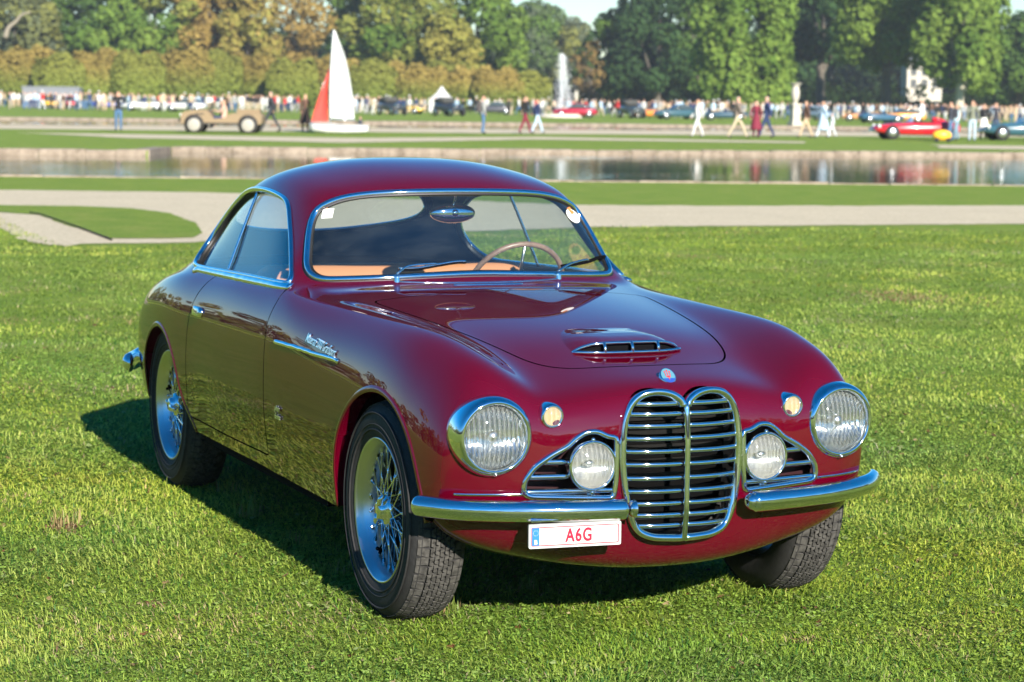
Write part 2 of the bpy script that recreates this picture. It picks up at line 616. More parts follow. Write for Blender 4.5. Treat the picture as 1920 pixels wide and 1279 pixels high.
# return of the wall at its step
_x0, _d0, _d1 = XJ, far1a(XJ), far1b(XJ)
_rr = empty('basin_wall', W(_x0, (_d0+_d1)/2, 0)); tag(_rr, 'short stone return wall at the step of the near basin', 'wall')
_k = 5
for i in range(_k):
    a_, b_ = _d0+(_d1-_d0)*i/_k, _d0+(_d1-_d0)*(i+.97)/_k
    V = np.array([W(x_, d_, z_) for z_ in (-.45, .03) for x_, d_ in ((XJ-.5, a_), (XJ+.05, a_), (XJ+.05, b_), (XJ-.5, b_))])-np.array(_rr.location)
    obj('stone', fix_normals(mesh(V, [(0, 1, 5, 4), (1, 2, 6, 5), (2, 3, 7, 6), (3, 0, 4, 7), (4, 5, 6, 7)], False)), STONE, _rr)
stone_wall('canal_wall', 'pale stone wall on the far side of the far canal', far2, -45, 50, 2.2, .3, 1.6, 4)
stone_wall('canal_kerb', 'pale stone kerb on the near side of the far canal', lambda X: near2(X), -34, 40, 2.0, .3, .9, 5, -1)

# ------------------------------------------------------------------ trees
def _leaf(nt, b):
    nt.nodes.remove(b)
    out = [q for q in nt.nodes if q.type == 'OUTPUT_MATERIAL'][0]
    at = nt.nodes.new('ShaderNodeAttribute'); at.attribute_name = 'tint'
    d = nt.nodes.new('ShaderNodeBsdfDiffuse'); t = nt.nodes.new('ShaderNodeBsdfTranslucent')
    mx = nt.nodes.new('ShaderNodeMixShader'); mx.inputs[0].default_value = .42
    nt.links.new(at.outputs['Color'], d.inputs[0]); nt.links.new(at.outputs['Color'], t.inputs[0])
    nt.links.new(d.outputs[0], mx.inputs[1]); nt.links.new(t.outputs[0], mx.inputs[2])
    nt.links.new(mx.outputs[0], out.inputs[0])
LEAF = nmat('foliage', _leaf)
BARK = mat('bark', (.10, .085, .065), rough=.95, noise=(2, .4), bump=(6, .6, .1))
BARK_PALE = mat('pale_bark', (.42, .38, .30), rough=.9, noise=(2, .3))

def leaf_mesh(C, N, S, col, rg, name='crown'):
    """one small bent quad per leaf clump: centres C, facing N, size S, colour per clump"""
    n = len(C)
    N = N/(np.linalg.norm(N, axis=1, keepdims=True)+1e-9)
    R = rg.normal(size=(n, 3)); T = np.cross(N, R); T /= np.linalg.norm(T, axis=1, keepdims=True)+1e-9
    B = np.cross(N, T)
    s = S[:, None]
    a = rg.uniform(.6, 1.0, (n, 4)); b = rg.uniform(.5, 1.0, (n, 4))
    V = np.stack([C-T*s*a[:, :1]-B*s*b[:, :1]*.4, C+T*s*a[:, 1:2]*.3-B*s*b[:, 1:2], C+T*s*a[:, 2:3]+B*s*b[:, 2:3]*.4, C-T*s*a[:, 3:4]*.3+B*s*b[:, 3:4]], 1)
    V[:, 0] += N*s*.25; V[:, 2] += N*s*.25
    me = bpy.data.meshes.new(name)
    me.vertices.add(4*n); me.vertices.foreach_set('co', V.reshape(-1).astype(np.float32))
    me.loops.add(4*n); me.polygons.add(n)
    me.loops.foreach_set('vertex_index', np.arange(4*n, dtype=np.int32))
    me.polygons.foreach_set('loop_start', np.arange(0, 4*n, 4, dtype=np.int32))
    me.polygons.foreach_set('loop_total', np.full(n, 4, np.int32))
    me.update(calc_edges=True)
    ca = me.color_attributes.new('tint', 'FLOAT_COLOR', 'POINT')
    c4 = np.ones((n, 4, 4), np.float32); c4[:, :, :3] = col[:, None, :]
    ca.data.foreach_set('color', c4.reshape(-1))
    return me

def crown_points(rg, blobs, per, size):
    C = []; N = []; K = []
    for (c, r) in blobs:
        m = max(8, int(per*(r[0]*r[2])/4))
        d = rg.normal(size=(m, 3)); d /= np.linalg.norm(d, axis=1, keepdims=True)
        rr = rg.uniform(.55, 1.08, (m, 1))**.6
        C.append(np.array(c)+d*rr*np.array(r)); N.append(d+rg.normal(0, .55, (m, 3))+[0, 0, .25])
        K.append(np.full(m, rg.normal()))
    return np.concatenate(C), np.concatenate(N), np.concatenate(K)

def tree(name, label, X, D, H, RC, col, col2=None, base=.22, nb=24, per=250, leaf=.42, droop=0.0, cat='tree', group=None, seed=0, trunk=True, bark=None, flat=1.0, box=None):
    rg = np.random.default_rng(seed+100)
    root = empty(name, W(X, D, 0)); root.rotation_euler = (0, 0, PARK_ROT)
    tag(root, label, cat, group)
    h0 = H*base
    blobs = []
    for i in range(nb):
        t = (i+.5)/nb
        z = h0+(H-h0)*(.06+.88*t)
        prof = math.sin(math.pi*min(.97, .16+.80*t**.85))**.75
        a = i*2.39996+rg.uniform(-.5, .5)
        rr = RC*prof*rg.uniform(.42, .82)
        br = RC*rg.uniform(.26, .42)*flat
        blobs.append(((rr*math.cos(a), rr*math.sin(a), z-droop*rr*.3), (br, br, br*rg.uniform(.7, .95)*(1+droop))))
    C, N, K = crown_points(rg, blobs, per, leaf)
    if box:
        # clipped crown: leaves over a rounded block with an uneven top
        m = int(box[2]); d = rg.normal(size=(m, 3)); d /= np.abs(d).max(1, keepdims=True)
        d = d/np.maximum(1, (np.linalg.norm(d, axis=1, keepdims=True)/1.32))
        q = rg.uniform(.82, 1.04, (m, 1))
        C = d*q*np.array([box[0], box[1], (H-h0)/2])+np.array([0, 0, (H+h0)/2])
        C[:, 2] += np.where(d[:, 2] > .5, .35*np.sin(C[:, 0]*1.7+seed)+rg.normal(0, .18, m)-.5*(C[:, 0]/box[0])**4, 0)
        N = d+rg.normal(0, .5, (m, 3))+[0, 0, .2]; K = np.sin(C[:, 0]*1.3+seed*2)*.5+np.sin(C[:, 2]*1.1+seed)*.5
    if droop:
        C[:, 2] = np.maximum(C[:, 2], .6)
    S = leaf*rg.uniform(.6, 1.35, len(C))
    c1 = np.array(col); c2 = np.array(col2 if col2 else col)
    w = np.clip(.5+.35*K+rg.normal(0, .22, len(C)), 0, 1)[:, None]
    colr = (c1*(1-w)+c2*w)*rg.uniform(.85, 1.15, (len(C), 1))
    obj('crown', leaf_mesh(C, N, S, colr, rg), LEAF, root)
    if trunk:
        mb = MB()
        th = h0+(H-h0)*.55
        pts = smooth_curve([(0, 0, -.3), (rg.uniform(-.2, .2), rg.uniform(-.2, .2), h0), (rg.uniform(-.5, .5), rg.uniform(-.4, .4), th)], 12)
        tr = H*.022+.08
        mb.tube(pts, np.linspace(tr*1.25, tr*.35, len(pts)), 8)
        for k in range(6):
            a = k*1.05+rg.uniform(-.3, .3); z = h0*(.75+.12*k)
            e = np.array(blobs[(k*3) % nb][0])
            q = smooth_curve([(0, 0, z), tuple(e*np.array([.45, .45, 1])*np.array([1, 1, .5])+np.array([0, 0, z*.5])), tuple(e)], 10)
            mb.tube(q, np.linspace(tr*.5, tr*.10, len(q)), 6)
        mb.build('trunk', bark or BARK, root)
    return root

def at(px, D):
    """park X of something standing D metres ahead at photo column px"""
    return (px-960)/CAM_F*D*1.0
GREEN_D = (.052, .104, .034); GREEN_M = (.105, .180, .030); GREEN_L = (.200, .285, .052); OLIVE = (.25, .255, .055)
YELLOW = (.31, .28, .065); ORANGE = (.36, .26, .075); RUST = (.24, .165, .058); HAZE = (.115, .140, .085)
# (name, label, photo column, distance, height, crown radius, colours, kwargs)
TREES = [
 ('willow_tree', 'olive willow with a bare pale limb at the far left edge', 30, 335, 21, 7.0, OLIVE, HAZE, dict(base=.12, droop=.5)),
 ('beech_tree', 'dark green beech standing second from the left edge', 165, 345, 22, 8.0, GREEN_D, GREEN_M, dict(base=.15)),
 ('lime_tree', 'green leafy tree above the trimmed row, right of the dark beech', 225, 330, 15, 5.0, GREEN_M, GREEN_L, dict(base=.2)),
 ('oak_tree', 'olive green oak left of the rust brown trees', 290, 335, 22, 6.5, OLIVE, GREEN_M, dict(base=.15)),
 ('chestnut_tree', 'rust brown chestnut, the leftmost of the autumn coloured trees', 385, 338, 22, 6.0, RUST, ORANGE, dict(base=.15)),
 ('chestnut_tree', 'golden olive autumn tree between two rust brown trees', 460, 334, 20, 5.4, OLIVE, ORANGE, dict(base=.15)),
 ('chestnut_tree', 'rust brown tall tree directly left of the white sail', 560, 345, 23, 5.8, RUST, ORANGE, dict(base=.15, nb=18, per=150)),
 ('yew_tree', 'dark green tree directly behind the white sail', 655, 350, 22, 5.0, GREEN_D, GREEN_M, dict(base=.12)),
 ('lime_tree', 'broad olive green tree right of the white sail', 745, 335, 24, 8.5, GREEN_M, OLIVE, dict(base=.12)),
 ('lime_tree', 'yellow olive tree above the white marquee', 835, 325, 13, 5.5, OLIVE, YELLOW, dict(base=.12)),
 ('oak_tree', 'tall green oak at the left side of the sky gap', 890, 340, 21, 7.0, GREEN_M, GREEN_L, dict(base=.12)),
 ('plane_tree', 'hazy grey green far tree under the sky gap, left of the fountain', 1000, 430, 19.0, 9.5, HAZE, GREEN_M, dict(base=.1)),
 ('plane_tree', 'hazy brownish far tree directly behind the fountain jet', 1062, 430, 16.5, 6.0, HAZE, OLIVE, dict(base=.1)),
 ('birch_tree', 'thin brownish autumn tree just right of the fountain jet', 1098, 330, 10.0, 2.6, (.14, .10, .05), RUST, dict(base=.15, nb=14, per=160)),
 ('maple_tree', 'dark green tree under the right end of the sky gap', 1140, 345, 14.5, 6.0, GREEN_D, GREEN_M, dict(base=.06)),
 ('holm_oak', 'tree coloured dark for shade left of the big pale green trees', 1225, 340, 23, 8.0, (.028, .055, .022), GREEN_D, dict(base=.06)),  # shadow of the wood is put into the near-black leaf colour
 ('plane_tree', 'big pale green tree with foliage hanging to the ground', 1385, 285, 23, 7.2, GREEN_L, GREEN_M, dict(base=.05, droop=.6, nb=34, per=260)),
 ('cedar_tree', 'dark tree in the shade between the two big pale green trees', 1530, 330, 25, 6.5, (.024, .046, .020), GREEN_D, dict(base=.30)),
 ('plane_tree', 'big pale green tree in front of the pale house', 1650, 300, 24, 7.6, GREEN_L, GREEN_M, dict(base=.32, droop=.35, nb=32, per=240)),
 ('plane_tree', 'big pale green tree with a pale trunk near the right edge', 1790, 285, 22, 6.4, GREEN_L, GREEN_M, dict(base=.20, droop=.45, nb=30, per=250, bark=BARK_PALE)),
 ('holm_oak', 'dark green tree at the far right edge', 1900, 330, 14.5, 6.5, GREEN_D, GREEN_M, dict(base=.05)),
 ('holm_oak', 'deep green tree behind the hanging foliage on its left', 1305, 340, 26, 7.0, GREEN_D, GREEN_M, dict(base=.05)),
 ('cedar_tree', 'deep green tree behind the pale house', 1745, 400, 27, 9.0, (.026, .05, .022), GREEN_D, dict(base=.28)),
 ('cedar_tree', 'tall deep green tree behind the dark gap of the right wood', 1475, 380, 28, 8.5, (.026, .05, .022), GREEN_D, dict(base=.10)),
]
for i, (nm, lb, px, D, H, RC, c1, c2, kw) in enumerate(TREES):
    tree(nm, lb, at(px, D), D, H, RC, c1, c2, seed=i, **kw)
# bare limb of the willow
q = [W(at(x, 326), 326, 1.6+(180-y)/CAM_F*326) for x, y in ((10, 78), (16, 60), (30, 48), (40, 36), (58, 30))]
wl = MB().tube(smooth_curve(q, 20), np.linspace(.38, .10, len(smooth_curve(q, 20))), 8).build('dead_limb', mat('dead_wood', (.22, .19, .14), .9))
tag(wl, 'bare pale bent limb in front of the left willow', 'limb')
# clipped lime row
ORD = ['first', 'second', 'third', 'fourth', 'fifth', 'sixth', 'seventh', 'eighth', 'ninth', 'tenth', 'eleventh', 'twelfth', 'thirteenth', 'fourteenth', 'fifteenth', 'sixteenth', 'seventeenth', 'eighteenth', 'nineteenth', 'twentieth', 'twenty-first', 'twenty-second']
for i in range(22):
    px = -30+i*48
    tp = 104+max(0, i-8)*2.6+RNG.uniform(-7, 6)
    D = 305+RNG.uniform(-6, 6)
    hz = 188-.0134*(960-px)
    H = 1.6+(hz-tp)/CAM_F*D
    c1 = tuple((np.array(GREEN_M)*.5+np.array(OLIVE)*.5)*RNG.uniform(.9, 1.2)); c2 = tuple(np.array(ORANGE if i % 3 else OLIVE)*RNG.uniform(.8, 1.1))
    r_ = tree('clipped_lime', '%s clipped lime from the left in the long trimmed row' % ORD[i], at(px, D), D, H, 3.0, c1, c1, base=.10, nb=9, per=10, leaf=.30, flat=1.15, box=(3.25, 2.4, 5200), group='clipped limes in the trimmed row', seed=300+i)
    cr = [c for c in r_.children if c.name.startswith('crown')][0].data
    # tops turned brown: colour by height of the leaf itself (an autumn crown)
    co = np.empty(len(cr.vertices)*3, np.float32); cr.vertices.foreach_get('co', co); z = co[2::3]
    cc = np.empty(len(cr.vertices)*4, np.float32); cr.color_attributes['tint'].data.foreach_get('color', cc); cc = cc.reshape(-1, 4)
    w = np.clip((z/H-.35)/.45+RNG.normal(0, .12, len(z)), 0, 1)[:, None]*.85
    cc[:, :3] = cc[:, :3]*(1-w)+np.array(c2)*w*RNG.uniform(.75, 1.2, (len(z), 1))
    cr.color_attributes['tint'].data.foreach_set('color', cc.reshape(-1))
# the park's woods all round (seen in reflections): one continuous mass beyond the frame
rg = np.random.default_rng(5)
blobs = []; 
for a in np.arange(22, 338, 1.7):
    if 340 < a or a < 20: continue
    t = rad(a); R_ = rg.uniform(150, 180) if 60 < a < 300 else rg.uniform(300, 330)
    for k in range(5):
        X_, D_ = R_*math.sin(t)+rg.uniform(-3, 3), R_*math.cos(t)+rg.uniform(-3, 3)
        w_ = W(X_, D_, rg.uniform(1.5, 4.6)*(k+1)*.9)
        blobs.append((w_, (rg.uniform(3.5, 6), rg.uniform(3.5, 6), rg.uniform(3, 5))))
C, N, K = crown_points(rg, blobs, 15, 1.0)
cw = np.clip(.5+.4*K, 0, 1)[:, None]
colr = (np.array(GREEN_D)*(1-cw)+np.array(OLIVE)*cw)*rg.uniform(.7, 1.2, (len(C), 1))
tag(obj('surrounding_wood', leaf_mesh(C, N, rg.uniform(.9, 1.7, len(C)), colr, rg), LEAF), kind='stuff')
# the deeper wood behind the first trees, open only at the sky gap
rg = np.random.default_rng(8); blobs = []
for px in range(-250, 2200, 11):
    if 935 < px < 1175: continue
    D = rg.uniform(425, 470)
    for k in range(4):
        blobs.append((W(at(px+rg.uniform(-6, 6), D), D+k*4, 1.5+k*3.3+rg.uniform(-1, 1)), (rg.uniform(2.6, 3.8), rg.uniform(2.6, 3.8), rg.uniform(2.4, 3.4))))
C, N, K = crown_points(rg, blobs, 34, .6)
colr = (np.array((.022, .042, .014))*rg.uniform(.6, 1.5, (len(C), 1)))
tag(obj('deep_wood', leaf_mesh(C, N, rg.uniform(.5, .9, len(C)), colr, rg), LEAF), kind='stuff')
# shrubs and undergrowth closing the foot of the woods
rg = np.random.default_rng(6)
blobs = []
for px in range(-60, 2000, 16):
    D = rg.uniform(352, 372) if px < 1100 or px > 1600 else rg.uniform(345, 375)
    blobs.append((W(at(px, D), D, rg.uniform(.8, 3.4)), (rg.uniform(1.8, 2.8), rg.uniform(1.8, 2.8), rg.uniform(1.6, 3))))
C, N, K = crown_points(rg, blobs, 60, .5)
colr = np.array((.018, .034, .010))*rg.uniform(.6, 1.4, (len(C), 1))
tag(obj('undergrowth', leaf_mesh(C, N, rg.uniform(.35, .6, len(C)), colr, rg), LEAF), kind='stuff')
# ================================================================== the car
PAINT = mat('burgundy_paint', (.072, .0002, .0070), rough=.45, spec=.0, coat=1.0)
PAINT.node_tree.nodes['Principled BSDF'].inputs['Coat IOR'].default_value = 1.68
CHROME = mat('chrome', (.82, .84, .86), rough=.045, metal=1.0)
CHROME_D = mat('brushed_aluminium', (.62, .64, .66), rough=.28, metal=1.0)
BLACK = mat('black_interior', (.004, .004, .005), rough=.9, spec=.05)
RUBBER = mat('tyre_rubber', (.022, .021, .021), rough=.75, noise=(60, .3), bump=(180, .35, .002))
RUBBER_TREAD = mat('tread_rubber', (.050, .047, .042), rough=.9, noise=(55, .65), bump=(120, .4, .003))  # tread set paler and more mottled than the sidewall rubber
SEAL = mat('window_rubber', (.008, .008, .008), rough=.5)
TAN = mat('tan_leather', (.46, .19, .085), rough=.55, bump=(300, .15, .001))
SHADE_BLUE = mat('shade_blue_trim', (.045, .070, .088), rough=.7)  # lining colour carries the cabin's shade and blue sky reflection
GLASS = glassmat('car_glass', (.90, .97, .96), 0.0, 2.05)
# dust film; its pale haze also stands in for sky reflected in the panes
_n = GLASS.node_tree; _o = [q for q in _n.nodes if q.type == 'OUTPUT_MATERIAL'][0]; _s = _o.inputs[0].links[0].from_socket
_d = _n.nodes.new('ShaderNodeBsdfDiffuse'); _d.inputs[0].default_value = (.62, .72, .72, 1)
_z = _n.nodes.new('ShaderNodeTexNoise'); _z.inputs['Scale'].default_value = 7; _z.inputs['Detail'].default_value = 6
_q = _n.nodes.new('ShaderNodeMapRange'); _q.inputs['From Min'].default_value = .35; _q.inputs['From Max'].default_value = .75; _q.inputs['To Min'].default_value = .006; _q.inputs['To Max'].default_value = .020
_n.links.new(_z.outputs['Fac'], _q.inputs['Value'])
_x = _n.nodes.new('ShaderNodeMixShader'); _n.links.new(_q.outputs[0], _x.inputs[0]); _n.links.new(_s, _x.inputs[1]); _n.links.new(_d.outputs[0], _x.inputs[2]); _n.links.new(_x.outputs[0], _o.inputs[0])
WHITE = mat('white_paint', (.78, .78, .76), rough=.4)

NET = [
 # tail lip -> nose lip; each row r0 (centreline) .. r10 (bottom edge) as (x, y, z)
 [(-3.42,0,.34),(-3.42,.17,.34),(-3.40,.30,.342),(-3.37,.38,.345),(-3.34,.43,.35),(-3.31,.47,.355),(-3.28,.50,.36),(-3.26,.53,.365),(-3.24,.55,.37),(-3.23,.565,.372),(-3.22,.575,.375)],
 [(-3.48,0,.50),(-3.475,.17,.498),(-3.455,.30,.49),(-3.43,.38,.485),(-3.40,.44,.478),(-3.37,.49,.468),(-3.34,.53,.458),(-3.31,.56,.445),(-3.28,.58,.43),(-3.26,.59,.41),(-3.23,.60,.38)],
 [(-3.46,0,.67),(-3.455,.17,.665),(-3.435,.30,.645),(-3.41,.39,.625),(-3.38,.455,.605),(-3.35,.51,.585),(-3.32,.55,.56),(-3.29,.585,.53),(-3.27,.605,.49),(-3.25,.615,.44),(-3.22,.615,.375)],
 [(-3.31,0,.84),(-3.305,.17,.83),(-3.29,.31,.80),(-3.28,.41,.765),(-3.26,.49,.73),(-3.24,.555,.695),(-3.22,.605,.655),(-3.2,.64,.60),(-3.18,.655,.53),(-3.17,.655,.45),(-3.15,.64,.36)],
 [(-3.05,0,.985),(-3.05,.17,.975),(-3.05,.31,.94),(-3.05,.42,.885),(-3.05,.51,.83),(-3.05,.585,.79),(-3.05,.65,.75),(-3.05,.695,.67),(-3.05,.705,.56),(-3.05,.70,.46),(-3.05,.68,.34)],
 [(-2.75,0,1.13),(-2.75,.18,1.118),(-2.75,.32,1.08),(-2.75,.43,1.01),(-2.75,.525,.915),(-2.75,.61,.855),(-2.75,.675,.82),(-2.75,.722,.735),(-2.75,.737,.59),(-2.75,.732,.45),(-2.75,.705,.31)],
 [(-2.4,0,1.262),(-2.4,.19,1.252),(-2.4,.35,1.215),(-2.4,.465,1.145),(-2.4,.55,1.03),(-2.4,.635,.905),(-2.4,.69,.862),(-2.4,.737,.765),(-2.4,.752,.60),(-2.4,.747,.44),(-2.4,.715,.29)],
 [(-2.05,0,1.33),(-2.05,.2,1.322),(-2.05,.37,1.29),(-2.05,.49,1.23),(-2.05,.57,1.10),(-2.05,.645,.92),(-2.05,.69,.872),(-2.05,.735,.77),(-2.05,.75,.60),(-2.05,.74,.44),(-2.05,.71,.285)],
 [(-1.72,0,1.352),(-1.72,.2,1.345),(-1.72,.38,1.315),(-1.72,.503,1.258),(-1.72,.575,1.12),(-1.72,.648,.93),(-1.72,.692,.88),(-1.72,.735,.775),(-1.72,.752,.60),(-1.72,.742,.44),(-1.72,.712,.285)],
 [(-1.42,0,1.325),(-1.425,.2,1.318),(-1.43,.375,1.287),(-1.44,.502,1.238),(-1.46,.575,1.115),(-1.44,.648,.935),(-1.42,.692,.883),(-1.42,.735,.778),(-1.42,.752,.60),(-1.42,.742,.44),(-1.42,.712,.285)],
 [(-1.165,0,1.248),(-1.175,.19,1.243),(-1.205,.36,1.222),(-1.27,.497,1.187),(-1.30,.572,1.075),(-1.27,.645,.94),(-1.22,.69,.885),(-1.2,.735,.78),(-1.2,.752,.60),(-1.2,.742,.44),(-1.2,.712,.285)],
 [(-1.055,0,1.098),(-1.067,.2,1.095),(-1.10,.375,1.085),(-1.165,.525,1.062),(-1.19,.592,1.00),(-1.15,.648,.925),(-1.11,.69,.886),(-1.07,.735,.78),(-1.05,.75,.60),(-1.05,.74,.44),(-1.05,.712,.282)],
 [(-.955,0,.958),(-.965,.2,.957),(-.995,.375,.953),(-1.05,.535,.945),(-1.07,.60,.933),(-1.04,.648,.912),(-1.0,.688,.885),(-.95,.732,.782),(-.93,.748,.60),(-.93,.74,.44),(-.93,.712,.282)],
 [(-.80,0,.935),(-.805,.185,.932),(-.83,.36,.925),(-.86,.50,.916),(-.86,.57,.911),(-.84,.63,.902),(-.82,.68,.878),(-.78,.727,.78),(-.76,.744,.60),(-.76,.738,.44),(-.76,.712,.28)],
 [(-.45,0,.912),(-.45,.17,.909),(-.45,.33,.899),(-.45,.445,.888),(-.45,.51,.888),(-.45,.575,.897),(-.45,.645,.88),(-.45,.712,.785),(-.45,.738,.62),(-.45,.737,.45),(-.45,.715,.28)],
 [(0,0,.868),(0,.16,.865),(0,.30,.854),(0,.39,.845),(0,.455,.85),(0,.53,.876),(0,.61,.882),(0,.69,.81),(0,.732,.65),(0,.738,.47),(0,.72,.28)],
 [(.25,0,.82),(.25,.15,.817),(.25,.27,.806),(.25,.35,.798),(.25,.425,.808),(.25,.505,.844),(.25,.59,.852),(.25,.668,.785),(.25,.715,.65),(.25,.728,.48),(.25,.718,.30)],
 [(.42,0,.786),(.42,.14,.782),(.418,.26,.769),(.415,.34,.758),(.41,.41,.765),(.41,.49,.802),(.405,.575,.815),(.39,.65,.755),(.375,.70,.64),(.365,.718,.49),(.35,.713,.33)],
 [(.545,0,.757),(.543,.13,.752),(.537,.25,.737),(.528,.34,.722),(.52,.41,.722),(.513,.485,.745),(.505,.565,.752),(.485,.635,.71),(.462,.685,.615),(.445,.702,.50),(.39,.705,.355)],
 [(.60,0,.70),(.597,.13,.694),(.59,.25,.68),(.575,.34,.668),(.563,.42,.662),(.555,.50,.666),(.545,.575,.66),(.525,.63,.635),(.50,.67,.57),(.468,.692,.485),(.40,.703,.365)],
 [(.615,0,.58),(.612,.13,.578),(.603,.25,.573),(.588,.34,.568),(.575,.42,.563),(.562,.50,.558),(.55,.57,.55),(.53,.62,.54),(.505,.66,.51),(.468,.69,.46),(.405,.703,.37)],
 [(.615,0,.43),(.612,.13,.43),(.603,.25,.43),(.588,.34,.431),(.575,.42,.432),(.557,.50,.434),(.538,.57,.436),(.515,.62,.437),(.485,.662,.432),(.452,.69,.414),(.407,.702,.375)],
 [(0.59, 0, 0.271), (0.587, 0.13, 0.2741), (0.577, 0.25, 0.2852), (0.562, 0.34, 0.2987), (0.546, 0.42, 0.3148), (0.527, 0.5, 0.3307), (0.505, 0.57, 0.3447), (0.48, 0.62, 0.358), (0.455, 0.657, 0.371), (0.43, 0.685, 0.381), (0.408, 0.7, 0.38)],
 [(0.515, 0, 0.211), (0.512, 0.13, 0.2141), (0.503, 0.25, 0.2262), (0.492, 0.34, 0.2397), (0.48, 0.42, 0.2568), (0.467, 0.5, 0.2747), (0.452, 0.57, 0.2957), (0.437, 0.62, 0.318), (0.425, 0.655, 0.34), (0.413, 0.683, 0.366), (0.402, 0.697, 0.38)],
 [(0.4, 0, 0.198), (0.4, 0.13, 0.2011), (0.395, 0.25, 0.2142), (0.388, 0.34, 0.2287), (0.38, 0.42, 0.2478), (0.372, 0.5, 0.2677), (0.365, 0.57, 0.2907), (0.36, 0.62, 0.314), (0.36, 0.655, 0.337), (0.365, 0.683, 0.364), (0.37, 0.697, 0.378)],
]
NETA = np.array(NET, float)          # stations x rows x 3

def _pad_u(C):
    return np.concatenate([2*C[:1]-C[1:2], C, 2*C[-1:]-C[-2:-1]], 0)
def _pad_v(C):
    mir = C[:, 1:2]*np.array([1, -1, 1])
    return np.concatenate([mir, C, 2*C[:, -1:]-C[:, -2:-1]], 1)
def _ctrl(Pn, it=4):
    C = Pn.copy()
    for _ in range(it):
        D = _pad_v(_pad_u(C))
        S = (D[:-2]+4*D[1:-1]+D[2:])/6
        S = (S[:, :-2]+4*S[:, 1:-1]+S[:, 2:])/6
        C = C+.85*(Pn-S)
    return C
def _basis(n, m):
    """rows of cubic b-spline weights for m samples over n control points (padded by one)"""
    t = np.linspace(0, n-1, m)
    i = np.clip(t.astype(int), 0, n-2)
    f = t-i
    W = np.zeros((m, n+2))
    w = [(1-f)**3/6, (3*f**3-6*f**2+4)/6, (-3*f**3+3*f**2+3*f+1)/6, f**3/6]
    for k in range(4):
        W[np.arange(m), i+k] += w[k]
    return W
CTRL = _pad_v(_pad_u(_ctrl(NETA)))
def body_grid(nu=330, nv=110):
    ns, nr = NETA.shape[:2]
    Wu = _basis(ns, nu); Wv = _basis(nr, nv)
    S = np.einsum('ui,ijk,vj->uvk', Wu, CTRL, Wv)
    e = 1e-3
    Su = np.gradient(S, axis=0); Sv = np.gradient(S, axis=1)
    Nn = np.cross(Su, Sv)
    Nn[:, 0, 1] = 0
    # make outward
    Nn /= np.linalg.norm(Nn, axis=2, keepdims=True)+1e-12
    if Nn[nu//2, 0, 2] < 0: Nn = -Nn
    S[:, 0, 1] = 0
    # full width: v index -nv+1..nv-1
    L = S[:, ::-1]*np.array([1, 1, 1]); R = S[:, 1:]*np.array([1, -1, 1])
    LN = Nn[:, ::-1]; RN = Nn[:, 1:]*np.array([1, -1, 1])
    G = np.concatenate([L, R], 1); GN = np.concatenate([LN, RN], 1)
    w = G.shape[1]
    idx = np.arange(nu*w).reshape(nu, w)
    F = np.stack([idx[:-1, :-1], idx[:-1, 1:], idx[1:, 1:], idx[1:, :-1]], -1).reshape(-1, 4)
    M = dict(V=G.reshape(-1, 3), N=GN.reshape(-1, 3), F=[tuple(q) for q in F.tolist()])
    # orient faces with the normals
    a, b, c = (M['V'][F[:, k]] for k in (0, 1, 2))
    s = np.sum(np.cross(b-a, c-a)*M['N'][F[:, 0]])
    if s < 0:
        M['F'] = [q[::-1] for q in M['F']]
    return M

def arc(cx, cz, rx, rz, a0, a1, n):
    t = np.radians(np.linspace(a0, a1, n))
    return np.stack([cx+rx*np.cos(t), cz+rz*np.sin(t)], 1)

# ---- outlines (all closed polygons)
ARCH_F = np.concatenate([[(-.385, .15)], arc(.012, .318, .385, .385, 180, 0, 40), [(.42, .15)]])
ARCH_R = np.concatenate([[(-2.93, .15)], [(-2.90, .34)], arc(-2.545, .325, .345, .335, 165, 28, 34), smooth_curve([(-2.225, .44), (-2.19, .385), (-2.12, .32), (-2.07, .26)], 12), [(-2.0, .15)]])
_wh = [(0, .966), (.20, .961), (.39, .953), (.52, .9485), (.552, .951), (.570, .963), (.5735, .990), (.560, 1.038), (.538, 1.105), (.514, 1.157), (.485, 1.189), (.405, 1.222), (.26, 1.240), (0, 1.246)]
WIND = smooth_curve(_wh+[(-y, z) for y, z in _wh[::-1][1:-1]], 240, True)
SIDEW = smooth_curve([(-1.14, .935), (-1.205, .985), (-1.268, 1.035), (-1.338, 1.095), (-1.402, 1.15), (-1.455, 1.185), (-1.53, 1.207), (-1.68, 1.222), (-1.85, 1.226), (-2.03, 1.218), (-2.2, 1.193), (-2.32, 1.15), (-2.42, 1.095), (-2.475, 1.03), (-2.478, .97), (-2.44, .925), (-2.36, .907), (-2.1, .910), (-1.6, .922), (-1.2, .928)], 200, True)
REARW = smooth_curve([(0, 1.240), (.18, 1.232), (.32, 1.198), (.405, 1.12), (.37, 1.055), (.2, 1.012), (0, 1.0), (-.2, 1.012), (-.37, 1.055), (-.405, 1.12), (-.32, 1.198), (-.18, 1.232)], 120, True)
HOOD = smooth_curve([(-.69, 0), (-.69, .25), (-.69, .40), (-.685, .47), (-.655, .492), (-.58, .488), (-.4, .463), (-.1, .415), (.12, .372), (.26, .325), (.345, .25), (.378, .14), (.388, 0),
                     (.378, -.14), (.345, -.25), (.26, -.325), (.12, -.372), (-.1, -.415), (-.4, -.463), (-.58, -.488), (-.655, -.492), (-.685, -.47), (-.69, -.40), (-.69, -.25)], 220, True)
